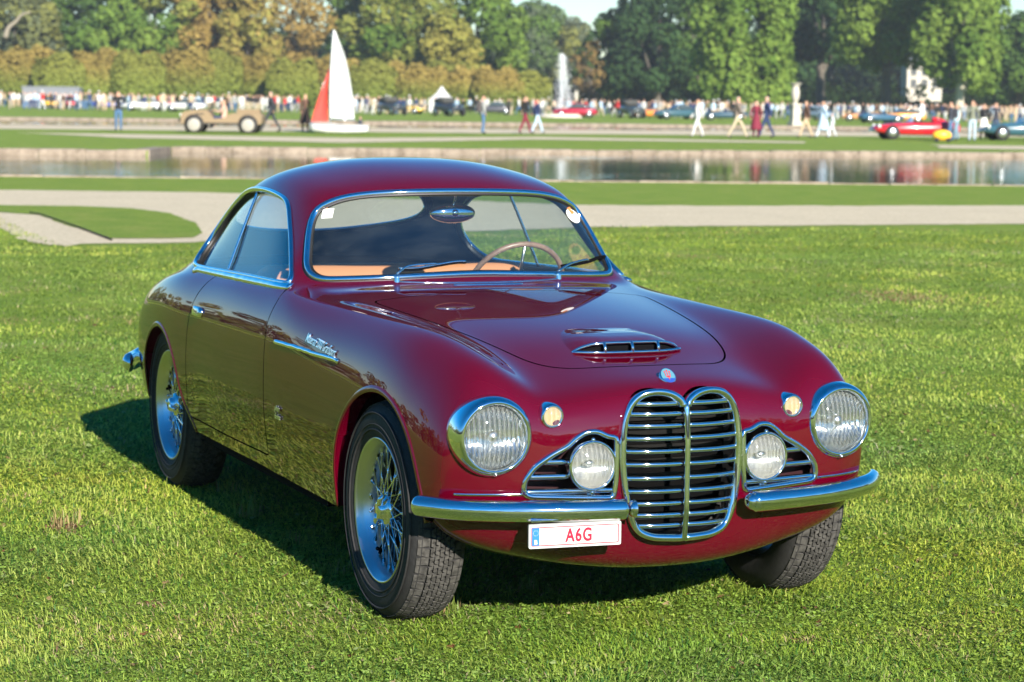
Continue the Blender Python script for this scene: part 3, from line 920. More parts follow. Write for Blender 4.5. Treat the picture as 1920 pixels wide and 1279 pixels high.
DOOR = np.concatenate([smooth_curve([(-1.30, 1.0), (-1.125, .925), (-1.085, .88), (-1.095, .80), (-1.082, .71), (-1.075, .59), (-1.085, .44), (-1.10, .338)], 44),
                       smooth_curve([(-1.10, .338), (-1.6, .334), (-2.155, .338)], 10)[1:],
                       smooth_curve([(-2.155, .338), (-2.115, .47), (-2.10, .61), (-2.088, .72), (-2.055, .805), (-1.99, .875), (-1.965, .915)], 40)[1:],
                       [(-1.95, .94), (-1.85, 1.0)]])
_gh = [(.0, .700), (.012, .722), (.045, .742), (.09, .748), (.135, .737), (.168, .705), (.186, .65), (.192, .57), (.188, .50), (.178, .43), (.163, .375), (.14, .338), (.10, .320), (.05, .315), (0, .313)]
GRILLE = smooth_curve(_gh+[(-y, z) for y, z in _gh[::-1][1:-1]], 240, True)
_sg = [(.205, .615), (.232, .618), (.262, .634), (.295, .632), (.325, .614), (.348, .592), (.40, .566), (.445, .536), (.472, .50), (.477, .462), (.46, .450), (.32, .444), (.212, .440), (.206, .50)]
SIDEG = resample(np.array(_sg), 120, closed=True)

BODY = body_grid()
V0 = BODY['V']
def field_side(poly, V, off=0.0, ymin=.3):
    f = sd_poly(V[:, 0], V[:, 2], poly)+off
    return np.where(np.abs(V[:, 1]) > ymin, f, np.abs(f)+.5)
def f_arch(V, off=0.0):
    return np.minimum(field_side(ARCH_F, V, off), field_side(ARCH_R, V, off))
def f_wind(V, off=0.0):
    f = sd_poly(V[:, 1], V[:, 2], WIND)+off
    return np.where((V[:, 0] > -1.45) & (V[:, 0] < -.5), f, .5)
def f_rear(V, off=0.0):
    f = sd_poly(V[:, 1], V[:, 2], REARW)+off
    return np.where(V[:, 0] < -1.9, f, .5)
def f_hood(V, off=0.0):
    f = sd_poly(V[:, 0], V[:, 1], HOOD)+off
    return np.where(V[:, 2] > .6, f, .5)
def f_grille(V, off=0.0):
    f = sd_poly(V[:, 1], V[:, 2], GRILLE)+off
    return np.where((V[:, 0] > .45), f, .5)
def f_sg(V, off=0.0):
    f = sd_poly(np.abs(V[:, 1]), V[:, 2], SIDEG)+off
    return np.where((V[:, 0] > .45) & (V[:, 2] < .7), f, .5)
HEAD_C = np.array([.548, .562, .624])
def f_head(V, off=0.0):
    d = np.sqrt((np.abs(V[:, 1])-HEAD_C[1])**2+(V[:, 2]-HEAD_C[2])**2)-.098+off
    return np.where(V[:, 0] > .3, d, .5)

car = empty('vintage_coupe')
tag(car, 'burgundy vintage coupe with chrome twin-arch grille parked on the lawn', 'car')
def panel(name, M, m, parent, label=None):
    o = obj(name, mesh(M['V'], M['F'], True, M['N'], name), m, parent)
    if label: o['label'] = label
    return o

GAP = .0032
rest = BODY
_, rest, arch_loops = clip(rest, f_arch(rest['V']))
wind_in, rest, wind_loops = clip(rest, f_wind(rest['V']))
rearw_in, rest, rearw_loops = clip(rest, f_rear(rest['V']))
side_in, rest, side_loops = clip(rest, field_side(SIDEW, rest['V'], 0))
_, rest, grille_loops = clip(rest, f_grille(rest['V']))
_, rest, sg_loops = clip(rest, f_sg(rest['V']))
_, rest, head_loops = clip(rest, f_head(rest['V']))
hood_p, rest, _ = clip(rest, f_hood(rest['V'], GAP))
_, rest, hood_loops = clip(rest, f_hood(rest['V'], -GAP))
door_p, rest, _ = clip(rest, field_side(DOOR, rest['V'], GAP, .5))
_, rest, door_loops = clip(rest, field_side(DOOR, rest['V'], -GAP, .5))
panel('body', rest, PAINT, car, 'burgundy painted body shell')
hood = panel('hood', hood_p, PAINT, car)
def side_split(M):
    return clip(M, M['V'][:, 1]-.0)
dR, dL, _ = side_split(door_p)
doorR = panel('door', dR, PAINT, car); doorL = panel('door', dL, PAINT, car)
# inner lining of the shell (headliner, backs of the gaps)
inn = body_grid(200, 70)
inn['V'] = inn['V']-inn['N']*.014
for fn in (lambda V: f_arch(V, -.012), lambda V: f_wind(V, -.012), lambda V: f_rear(V, -.01), lambda V: field_side(SIDEW, V, -.012), lambda V: f_grille(V, -.01), lambda V: f_sg(V, -.008), lambda V: f_head(V, -.0)):
    _, inn, _ = clip(inn, fn(inn['V']))
inn_hi, inn_lo, _ = clip(inn, .88-inn['V'][:, 2]-np.where(inn['V'][:, 0] > -1.0, 9, 0)*-1)
panel('headlining', inn_hi, SHADE_BLUE, car)
panel('inner_shell', inn_lo, BLACK, car)

def loops_mesh(loops, prof, **k):
    mb = MB()
    for lp in loops:
        V, F = sweep(lp, prof, **k)
        mb.add(V, F)
    return fix_normals(mb.mesh())
def roundprof(w, h, n=10, base=-.004):
    """half-round profile of half width w and height h"""
    a = np.linspace(0, math.pi, n)
    return [(w*math.cos(t), base+(h-base)*math.sin(t)) for t in a]
def lo(loops, side):
    return [l for l in loops if (l[0][:, 1].mean() < 0) == (side == 'R')]

# arch lips with inner flange
for side in 'RL':
    for lp in lo(arch_loops, side):
        P, N, closed = lp
        obj('arch_lip', loops_mesh([lp], [(-.011, -.004), (-.012, .001), (-.006, .0035), (.004, .003), (.009, .000), (.010, -.006), (.004, -.010)], step=.015), PAINT, car)
        D = resample(np.concatenate([P, N], 1), step=.015)
        Q = D[:, :3].copy(); Q2 = Q.copy(); Q2[:, 1] *= .0; Q2[:, 1] = Q[:, 1]-np.sign(Q[:, 1])*.055
        n = len(Q)
        obj('arch_flange', mesh(np.concatenate([Q, Q2]), [(i, i+1, n+i+1, n+i) for i in range(n-1)]), PAINT, car)
# glazing
wind_in['V'] = wind_in['V']-wind_in['N']*.004
ws = panel('windshield', wind_in, GLASS, car)
obj('windshield_frame', loops_mesh(wind_loops, roundprof(.0125, .011)), CHROME, ws)
obj('windshield_seal', loops_mesh(wind_loops, [(-.018, -.006), (-.018, .001), (.018, .001), (.018, -.006)]), SEAL, ws)
rearw_in['V'] = rearw_in['V']-rearw_in['N']*.004
rwn = panel('rear_window', rearw_in, GLASS, car)
obj('rear_window_frame', loops_mesh(rearw_loops, roundprof(.010, .008)), CHROME, rwn)
sR, sL, _ = side_split(side_in)
for M, s in ((sR, 'R'), (sL, 'L')):
    fr, bk, _ = clip(M, -(M['V'][:, 0]+1.91+.08*(M['V'][:, 2]-.92)))
    for q in (fr, bk):
        q['V'] = q['V']-q['N']*.018
    sw = panel('side_window', fr, GLASS, car)
    qw = panel('quarter_window', bk, GLASS, car)
    obj('window_frame', loops_mesh(lo(side_loops, s), roundprof(.011, .012)), CHROME, sw)
    obj('window_reveal', loops_mesh(lo(side_loops, s), [(-.004, .002), (.004, .002), (.004, -.024), (-.004, -.024)]), SEAL, sw)
    sg = -1 if s == 'R' else 1
    # slanted divider bar following the glass
    zz = np.linspace(.915, 1.215, 14)
    pts = []
    for z in zz:
        x = -1.91-.08*(z-.92)
        Vv = M['V']; k = np.argmin((Vv[:, 0]-x)**2+(Vv[:, 2]-z)**2)
        pts.append((x, Vv[k, 1]+sg*(-.012), z))
    pts = np.array(pts); _c = np.polyfit(pts[:, 2], pts[:, 1], 2); pts[:, 1] = np.polyval(_c, pts[:, 2])
    obj('window_divider', MB().tube(smooth_curve(pts, 30), .006, 8).mesh(), CHROME, qw)
    # broad belt moulding under the glass
    xs = np.linspace(-2.30, -1.10, 40)
    Vb = BODY['V']; sel = (np.sign(Vb[:, 1]) == sg) & (Vb[:, 2] > .86) & (Vb[:, 2] < 1.0) & (np.abs(Vb[:, 1]) > .55)
    Vs = Vb[sel]; Ns = BODY['N'][sel]
    Pm = []; Nm = []
    for x in xs:
        zt = .9135+(x+2.3)*.018-(.008 if x < -2.28 else 0)-.014
        d = (Vs[:, 0]-x)**2+(Vs[:, 2]-zt)**2
        k = np.argsort(d)[:6]; w = 1/(d[k]+1e-6); w /= w.sum()
        y = (Vs[k, 1]*w).sum(); n_ = (Ns[k]*w[:, None]).sum(0)
        Pm.append((x, y, zt)); Nm.append(n_)
    Pm = np.array(Pm); Nm = np.array(Nm)
    obj('belt_moulding', loops_mesh([(Pm, Nm, False)], [(-.016, -.004), (-.016, .004), (-.008, .009), (.006, .010), (.016, .006), (.016, -.004)]), CHROME, doorR if s == 'R' else doorL)
# ------------------------------------------------------------------ surface lookup on the finished body
_Vb, _Nb = BODY['V'], BODY['N']
def on_body(x=None, y=None, z=None, cond=None):
    """nearest body surface point to the given two coordinates"""
    d = np.zeros(len(_Vb))
    for v, k in ((x, 0), (y, 1), (z, 2)):
        if v is not None: d = d+(_Vb[:, k]-v)**2
    if cond is not None: d = np.where(cond(_Vb), d, 9)
    k = np.argsort(d)[:5]
    w = 1/(d[k]+1e-7); w /= w.sum()
    n = (_Nb[k]*w[:, None]).sum(0)
    return (_Vb[k]*w[:, None]).sum(0), n/np.linalg.norm(n)

# ------------------------------------------------------------------ floor, wheel wells, interior
mb = MB()
mb.box((-1.30, 0, .27), (3.2, .92, .03)); mb.box((-1.30, 0, .262), (1.5, 1.38, .03))
mb.build('floor_pan', BLACK, car, False)
mb = MB()
mb.box((-.80, 0, .55), (.03, 1.24, .54)); mb.build('bulkhead', BLACK, car, False)
MB().box((-2.72, 0, .56), (.05, 1.0, .60)).build('rear_bulkhead', BLACK, car, False)
for (cx, ww) in ((.012, .37), (-2.55, .34)):
    for sg in (-1, 1):
        V, F = [], []
        a = np.linspace(.30, math.pi-.1, 28)
        for t in a:
            for yy in (.46, .66):
                V.append((cx+ww*math.cos(t), sg*yy, .33+ww*math.sin(t)))
        F = [(2*i, 2*i+1, 2*i+3, 2*i+2) for i in range(len(a)-1)]
        n0 = len(V)
        V.append((cx, sg*.46, .33))
        F += [(2*i, 2*i+2, n0) for i in range(len(a)-1)]
        obj('wheel_well', mesh(V, F), BLACK, car)
# dashboard with a tan padded top
xs = smooth_curve([(-1.02, .925), (-1.10, .93), (-1.20, .925), (-1.28, .905), (-1.32, .86), (-1.33, .80), (-1.32, .74)], 36)
ys = np.linspace(-.57, .57, 30)
V = []; F = []
for (x, z) in xs:
    for y in ys:
        V.append((x-.10*(y/.57)**2, y, z-.012*(y/.57)**2))
n = len(ys)
F = [(i*n+j, i*n+j+1, (i+1)*n+j+1, (i+1)*n+j) for i in range(len(xs)-1) for j in range(n-1)]
dash = obj('dashboard', mesh(V, F), mat('painted_dash', (.05, .003, .008), rough=.3, coat=.5), car)
mb = MB()
for y in (.22, .33, .44): mb.lathe([(.0, 0), (.045, 0), (.045, .012), (.038, .016)], 24, 'x', (-1.345, y, .82))
mb.build('gauge', BLACK, dash)
# front bench seat and its padded back
st_ = empty('bench_seat'); st_.parent = car
for nm, prof in (('seat_cushion', [(-1.48, .46), (-1.46, .55), (-1.52, .60), (-1.75, .58), (-1.88, .50), (-1.86, .42)]), ('seat_back', [(-1.70, .50), (-1.73, .66), (-1.77, .82), (-1.795, .90), (-1.83, .938), (-1.88, .935), (-1.91, .88), (-1.90, .70), (-1.88, .50)])):
    pr = smooth_curve(prof, 40); m = len(pr); V = []; F = []
    yy = np.concatenate([np.linspace(-.56, -.50, 5), np.linspace(-.48, .48, 21), np.linspace(.50, .56, 5)])
    c = pr.mean(0)
    for t in yy:
        k = 1-max(0, (abs(t)-.48)/.08)**2.2*.35
        for p in pr: V.append((c[0]+(p[0]-c[0])*k, t, c[1]+(p[1]-c[1])*k))
    F = [(i*m+j, i*m+j+1, (i+1)*m+j+1, (i+1)*m+j) for i in range(len(yy)-1) for j in range(m-1)]
    F += [tuple(range(m)), tuple(range((len(yy)-1)*m, len(yy)*m))[::-1]]
    obj(nm, fix_normals(mesh(V, F)), TAN, st_)
mb = MB(); mb.box((-2.52, 0, .84), (.60, .98, .06))
mb.build('parcel_shelf', SHADE_BLUE, car, False)
# steering wheel (left-hand drive)
st = empty('steering_wheel', (-1.43, .335, .880)); st.parent = car
st.rotation_euler = (0, rad(-60), 0)
mb = MB()
a = np.linspace(0, 2*math.pi, 49)[:-1]
R_ = .188
pts = [(R_*math.cos(t), R_*math.sin(t), 0) for t in a]
mb.tube(pts, .0105, 10, closed=True)
mb.build('rim', mat('varnished_wood', (.20, .12, .085), rough=.35, coat=.4, noise=(30, .4)), st)
mb = MB()
for t in (0, 2.1, -2.1):
    mb.tube([(0, 0, -.02), (R_*math.cos(t), R_*math.sin(t), 0)], .006, 8)
mb.lathe([(0, .005), (.03, .005), (.035, -.03), (.02, -.06), (.018, -.25)], 20, 'z')
mb.build('spokes', CHROME_D, st)
# rear-view mirror
mr = empty('rear_view_mirror', (-1.225, 0, 1.165)); mr.parent = car
mb = MB(); mb.sphere((0, 0, 0), (.030, .088, .036), 28, 16)
mb.build('mirror_shell', CHROME, mr)
mb = MB(); mb.tube(smooth_curve([(.005, 0, .03), (.02, .003, .055), (.035, -.004, .075)], 12), .004, 8); mb.sphere((.024, 0, .002), (.012, .014, .014), 12, 8)
mb.box((.04, 0, .077), (.02, .055, .008))
mb.build('mirror_stem', CHROME, mr)
# stickers on the windscreen
def ws_pt(y, z):
    Vw, Nw = wind_in['V'], wind_in['N']
    k = np.argmin((Vw[:, 1]-y)**2+(Vw[:, 2]-z)**2); return Vw[k], Nw[k]
def sticker(y, z, w, h, m, name, rnd=False, rot=0.0, off=.002):
    p, n = ws_pt(y, z)
    n = n/np.linalg.norm(n); t = np.cross((0, 0, 1), n); t /= np.linalg.norm(t); b = np.cross(n, t)
    if rnd:
        q = [(w/2*math.cos(k), h/2*math.sin(k)) for k in np.linspace(0, 2*math.pi, 29)[:-1]]
    else:
        q = [(-w/2, -h/2), (w/2, -h/2), (w/2, h/2), (-w/2, h/2)]
    c, s_ = math.cos(rot), math.sin(rot)
    V = [p+n*off+t*(a*c-d*s_)+b*(a*s_+d*c) for a, d in q]
    return obj(name, mesh(V, [tuple(range(len(V)))], False), m, ws)
PAPER = mat('paper', (.75, .76, .72), rough=.6)
ORANGE = mat('orange_print', (.62, .20, .05), rough=.6)
s1 = sticker(-.472, 1.166, .042, .042, PAPER, 'paper_sticker', rot=.1)
sticker(-.472, 1.181, .006, .005, ORANGE, 'paper_mark', off=.003)
s2 = sticker(.463, 1.155, .085, .062, PAPER, 'round_sticker', True)
sticker(.456, 1.168, .030, .030, ORANGE, 'sticker_print', off=.003, rot=.15)

# ------------------------------------------------------------------ wheels
def make_wheel():
    w = empty('wheel'); w.parent = car
    # axis along -y (outer face at y=0 going inward to +y)
    def L(prof, n=72): return lathe_mesh(prof, n, 'y')
    tyre = smooth_curve([(.212, .010), (.222, -.004), (.245, -.012), (.275, -.014), (.300, -.008), (.318, .004), (.328, .016)], 30)
    body = [(r, h) for r, h in tyre]
    inner = [(r, .155-h) for r, h in tyre[::-1]]
    mb = MB(); V, F = L(body, 96); mb.add(V, F); V, F = L(inner, 96); mb.add(V, F)
    # sidewall ribs
    for r in (.246, .262, .297):
        V, F = L([(r-.003, -.0125), (r-.0015, -.0165), (r+.0015, -.0165), (r+.003, -.0125)], 96); mb.add(V, F)
    mb.add(*L([(.322, .012), (.3245, .03), (.3255, .0775), (.3245, .125), (.322, .143)], 96))
    ty = obj('tyre', fix_normals(mb.mesh()), RUBBER, w)
    # tread blocks
    mb = MB()
    rows = [(.020, .034, 70, 0), (.0475, .0125, 140, .5), (.0625, .0125, 140, .1), (.0775, .0125, 140, .6), (.0925, .0125, 140, .2), (.1075, .0125, 140, .7), (.135, .034, 70, .5)]
    for (yc, wd, cnt, ph) in rows:
        for k in range(cnt):
            t0 = 2*math.pi*(k+ph)/cnt; dt = 2*math.pi/cnt*(.40 if cnt < 100 else .36)
            r1 = .336-.10*(yc-.0775)**2*9; r0 = r1-.012
            sk = (.22 if cnt < 100 else .5)*dt*(1 if k % 2 else -1)
            V = []
            for rr in (r0, r1):
                for (yy, tt) in ((yc-wd/2, t0-dt+sk), (yc+wd/2, t0-dt-sk), (yc+wd/2, t0+dt-sk), (yc-wd/2, t0+dt+sk)):
                    edge = -.010 if (rr == r1 and abs(yy-.0775) > .07) else 0
                    V.append(((rr+edge)*math.sin(tt), yy, (rr+edge)*math.cos(tt)))
            mb.add(V, [(4, 5, 6, 7), (0, 1, 5, 4), (1, 2, 6, 5), (2, 3, 7, 6), (3, 0, 4, 7)])
    tb = obj('tread', fix_normals(mb.mesh(False)), RUBBER_TREAD, w)
    tb['kind'] = 'stuff'
    # rim: flange, deep well
    rim = [(.213, .012), (.2225, .000), (.2225, -.005), (.219, -.008), (.214, -.004), (.209, .008), (.204, .012), (.200, .020), (.193, .035), (.186, .060), (.183, .085), (.188, .11), (.205, .14), (.215, .15)]
    obj('rim', fix_normals(mesh(*L(rim, 96))), CHROME_D, w)
    # brake drum behind the spokes
    dr = [(0, .105), (.135, .105), (.152, .112), (.156, .15), (.10, .15)]
    obj('brake_drum', fix_normals(mesh(*L(dr, 64))), mat('brake_drum_dark', (.035, .036, .038), rough=.5), w)
    # hub and spinner
    hub = [(0, -.012), (.022, -.012), (.028, -.006), (.030, .006), (.044, .010), (.050, .018), (.046, .04), (.036, .06), (.034, .105)]
    obj('hub', fix_normals(mesh(*L(hub, 36))), CHROME, w)
    for s in (0, 1):
        mb = MB()
        t = .5+s*math.pi
        d = np.array([math.sin(t), 0, math.cos(t)]); q = np.array([math.cos(t), 0, -math.sin(t)])
        mb.tube([d*.02+[0, -.004, 0], d*.042+[0, -.006, 0], d*.058+[0, .002, 0]], [.012, .009, .006], 8)
        mb.build('spinner_ear', CHROME, w)
    # wire spokes, each a part
    spo = tube_mesh([(0, 0, 0), (0, 0, 1)], .0031, 6)
    sp_me = mesh(*spo); nip = MB().tube([(0, 0, 0), (0, 0, 1)], .0058, 6).mesh()
    def put(a, b, me, name):
        a = Vector(a); b = Vector(b); d = b-a
        o = obj(name, me, CHROME, w, loc=a)
        o.rotation_mode = 'QUATERNION'; o.rotation_quaternion = d.to_track_quat('Z', 'Y')
        o.scale = (1, 1, d.length)
        return o
    for k in range(24):
        for (sgn, hy, ry, rr, hr) in ((1, .018, .036, .194, .044), (-1, .060, .062, .186, .036)):
            t = 2*math.pi*(k+.25*(1 if sgn > 0 else 3))/24
            th = t+sgn*.75*(1 if k % 2 else -1)
            A = (hr*math.sin(th), hy, hr*math.cos(th)); B = (rr*math.sin(t), ry, rr*math.cos(t))
            put(A, B, sp_me, 'spoke')
            Bv = np.array(B); Av = np.array(A); C = Bv+(Av-Bv)/np.linalg.norm(Av-Bv)*.022
            put(B, C, nip, 'spoke_nipple')
    # valve
    mb = MB(); mb.tube([(.172*math.sin(3.7), .045, .172*math.cos(3.7)), (.158*math.sin(3.7), .02, .158*math.cos(3.7))], .006, 8); mb.build('valve', BLACK, w)
    return w
w0 = make_wheel()
def place_wheel(w, x, sg, spin, steer=0.0):
    w.location = (x, (-.705 if sg < 0 else .725) if x > -1 else sg*.692, .330)
    w.rotation_euler = (0, spin, steer) if sg < 0 else (0, spin, math.pi+steer)
place_wheel(w0, 0, -1, .0)
for (x, sg, sp) in ((-2.55, -1, 1.3), (0, 1, .7), (-2.55, 1, 2.1)):
    place_wheel(copy_tree(w0, car), x, sg, sp)
mb = MB(); mb.tube([(-2.55, -.6, .33), (-2.55, .6, .33)], .04, 12); mb.tube([(0, -.6, .28), (0, .6, .28)], .03, 12)
mb.tube([(.28, -.30, .24), (-.1, -.5, .26)], .03, 8); mb.tube([(.28, .30, .24), (-.1, .5, .26)], .03, 8)
mb.build('axle', BLACK, car)

# ------------------------------------------------------------------ main grille
def grx(y, z):
    """depth of the grille face"""
    return .648-.95*y*y-.11*max(0, z-.60)-.25*max(0, z-.68)**1.5-.12*max(0, .40-z)
gr = empty('grille'); gr.parent = car
for side in (-1, 1):
    half = np.array([(y*side, z) for y, z in _gh])
    # outer surround: from centre notch round to centre bottom
    c2 = smooth_curve(half, 110)
    P3 = np.array([(grx(y, z), y, z) for y, z in c2])
    P3[0, 1] = side*.004; P3[-1, 1] = side*.004
    N3 = np.tile(np.array([1.0, 0, 0]), (len(P3), 1))
    # broad shell that flows back into the bodywork plus bright lip
    mb = MB()
    V, F = sweep((P3, N3, False), [(.006, .006), (.002, .011), (-.006, .012), (-.013, .008), (-.018, -.002), (-.022, -.020), (-.024, -.055), (-.004, -.055), (.004, -.01)] if side > 0 else
                 [(-.006, .006), (-.002, .011), (.006, .012), (.013, .008), (.018, -.002), (.022, -.020), (.024, -.055), (.004, -.055), (-.004, -.01)], step=.008, smooth=1)
    mb.add(V, F)
    obj('grille_surround', fix_normals(mb.mesh()), CHROME, gr)
    zs = [.709, .680, .646, .610, .573, .535, .495, .457, .421, .387, .356]
    poly = np.array([(abs(y), z) for y, z in c2])
    for z in zs:
        # where does the outline cross this height
        ycross = [poly[i, 0]+(z-poly[i, 1])/(poly[i+1, 1]-poly[i, 1]+1e-9)*(poly[i+1, 0]-poly[i, 0]) for i in range(len(poly)-1) if (poly[i, 1]-z)*(poly[i+1, 1]-z) < 0]
        y1 = max(ycross)-.004 if ycross else .15
        y0 = .006 if z < .70 else .018
        yy = np.linspace(y0, y1, 14)
        pts = [(grx(y, z)-.010+.006*math.sin(math.pi*(y-y0)/(y1-y0)), side*y, z) for y in yy]
        T = np.array(pts)
        V, F = sweep((T, np.tile([1.0, 0, 0], (len(T), 1)), False), [(.007, -.004), (.0082, .002), (.004, .0085), (-.004, .0085), (-.0082, .002), (-.005, -.007), (.005, -.007)], step=.012, smooth=0)
        obj('slat', fix_normals(mesh(V, F)), CHROME, gr)
pts = [(grx(0, z)+.004, 0, z) for z in np.linspace(.716, .312, 20)]
obj('centre_bar', MB().tube(pts, [.007]+[.0095]*18+[.011], 12).mesh(), CHROME, gr)
mb = MB()
mb.box((.50, 0, .51), (.03, .40, .40))
gb = mb.build('radiator', mat('radiator_core', (.003, .003, .003), rough=.9, spec=.05), gr, False)
for i in range(9):
    z = .36+i*.042
    MB().box((.522, 0, z), (.006, .36, .012)).build('radiator_tube', mat('radiator_tube', (.008, .0075, .007), rough=.4, spec=.2), gr, False)
# dark ducts behind the openings
mb = MB()
for (y, w_, z, h) in ((0, .42, .50, .42), (.34, .30, .54, .22), (-.34, .30, .54, .22)):
    mb.box((.46, y, z), (.02, w_, h))
mb.build('grille_backing', BLACK, gr, False)

# ------------------------------------------------------------------ side grilles
for side in (-1, 1):
    sg_ = empty('side_grille'); sg_.parent = car
    ring = smooth_curve(np.array(_sg), 120, True)
    P3 = []; N3 = []
    for y, z in resample(np.array(_sg), 90, closed=True):
        p, n = on_body(y=side*y, z=z, cond=lambda V: V[:, 0] > .45)
        P3.append((p[0], side*y, z)); N3.append(n)
    obj('side_grille_frame', loops_mesh([(np.array(P3), np.array(N3), True)], [(.008, -.012), (.009, .004), (.004, .010), (-.004, .010), (-.009, .004), (-.008, -.012)], step=.01, smooth=1), CHROME, sg_)
    for z, y0, y1 in ((.548, .352, .424), (.506, .346, .466), (.463, .207, .472)):
        yy = np.linspace(y0, y1, 12)
        pts = [(on_body(y=side*y, z=z, cond=lambda V: V[:, 0] > .45)[0][0]-.006, side*y, z) for y in yy]
        V, F = sweep((np.array(pts), np.tile([1.0, 0, 0], (12, 1)), False), [(.008, -.004), (.0095, .002), (.004, .009), (-.004, .009), (-.0095, .002), (-.005, -.008), (.005, -.008)], step=.012, smooth=1)
        obj('slat', fix_normals(mesh(V, F)), CHROME, sg_)
    # shallow burgundy duct behind the bars
    mb = MB(); mb.box((.50, side*.34, .535), (.02, .30, .24))
    mb.build('duct', mat('duct_dark', (.02, .004, .006), rough=.4), sg_, False)

# ------------------------------------------------------------------ lamps
LENS = glassmat('lamp_glass', (.93, .95, .93), .02, 1.5)
# fluted headlamp glass scatters part of the light
_n = LENS.node_tree
_o = [q for q in _n.nodes if q.type == 'OUTPUT_MATERIAL'][0]; _src = _o.inputs[0].links[0].from_socket
_d = _n.nodes.new('ShaderNodeBsdfTranslucent'); _d.inputs[0].default_value = (.8, .82, .8, 1)
_d2 = _n.nodes.new('ShaderNodeBsdfDiffuse'); _d2.inputs[0].default_value = (.62, .64, .62, 1)
_tc = _n.nodes.new('ShaderNodeTexCoord'); _nz = _n.nodes.new('ShaderNodeTexWave'); _nz.bands_direction = 'Y'; _nz.inputs['Scale'].default_value = 22; _nz.inputs['Distortion'].default_value = 1.2; _nz.inputs['Detail'].default_value = 2
_n.links.new(_tc.outputs['Object'], _nz.inputs['Vector'])
_mr = _n.nodes.new('ShaderNodeMapRange'); _mr.inputs['From Min'].default_value = .3; _mr.inputs['From Max'].default_value = 1.0; _mr.inputs['To Min'].default_value = .05; _mr.inputs['To Max'].default_value = .15
_n.links.new(_nz.outputs['Fac'], _mr.inputs['Value'])
_mx = _n.nodes.new('ShaderNodeMixShader'); _n.links.new(_mr.outputs[0], _mx.inputs[0]); _n.links.new(_src, _mx.inputs[1]); _n.links.new(_d2.outputs[0], _mx.inputs[2]); _n.links.new(_mx.outputs[0], _o.inputs[0])
def flutes(name, color, scale, rough=.12, metal=1.0, strength=.9, dirn='y'):
    m = bpy.data.materials.new(name); m.use_nodes = True
    nt = m.node_tree; b = nt.nodes['Principled BSDF']
    b.inputs['Base Color'].default_value = (*color, 1); b.inputs['Metallic'].default_value = metal; b.inputs['Roughness'].default_value = rough
    tc = nt.nodes.new('ShaderNodeTexCoord'); wv = nt.nodes.new('ShaderNodeTexWave')
    wv.bands_direction = dirn.upper(); wv.inputs['Scale'].default_value = scale; wv.inputs['Distortion'].default_value = .6; wv.inputs['Detail'].default_value = 1
    nz = nt.nodes.new('ShaderNodeTexNoise'); nz.inputs['Scale'].default_value = 22
    ad = nt.nodes.new('ShaderNodeMath'); ad.operation = 'ADD'
    nt.links.new(tc.outputs['Object'], wv.inputs['Vector']); nt.links.new(tc.outputs['Object'], nz.inputs['Vector'])
    nt.links.new(wv.outputs['Fac'], ad.inputs[0]); nt.links.new(nz.outputs['Fac'], ad.inputs[1])
    bp = nt.nodes.new('ShaderNodeBump'); bp.inputs['Strength'].default_value = strength; bp.inputs['Distance'].default_value = .006
    nt.links.new(ad.outputs[0], bp.inputs['Height']); nt.links.new(bp.outputs[0], b.inputs['Normal'])
    return m
REFL = flutes('fluted_reflector', (.88, .88, .85), 30, .10)
FOGM = flutes('fluted_fog_glass', (.72, .71, .67), 55, .16, 0.8, .6)
AMBER = mat('lamp_cream', (.42, .30, .15), rough=.12, coat=1.0, bump=(140, .5, .004))
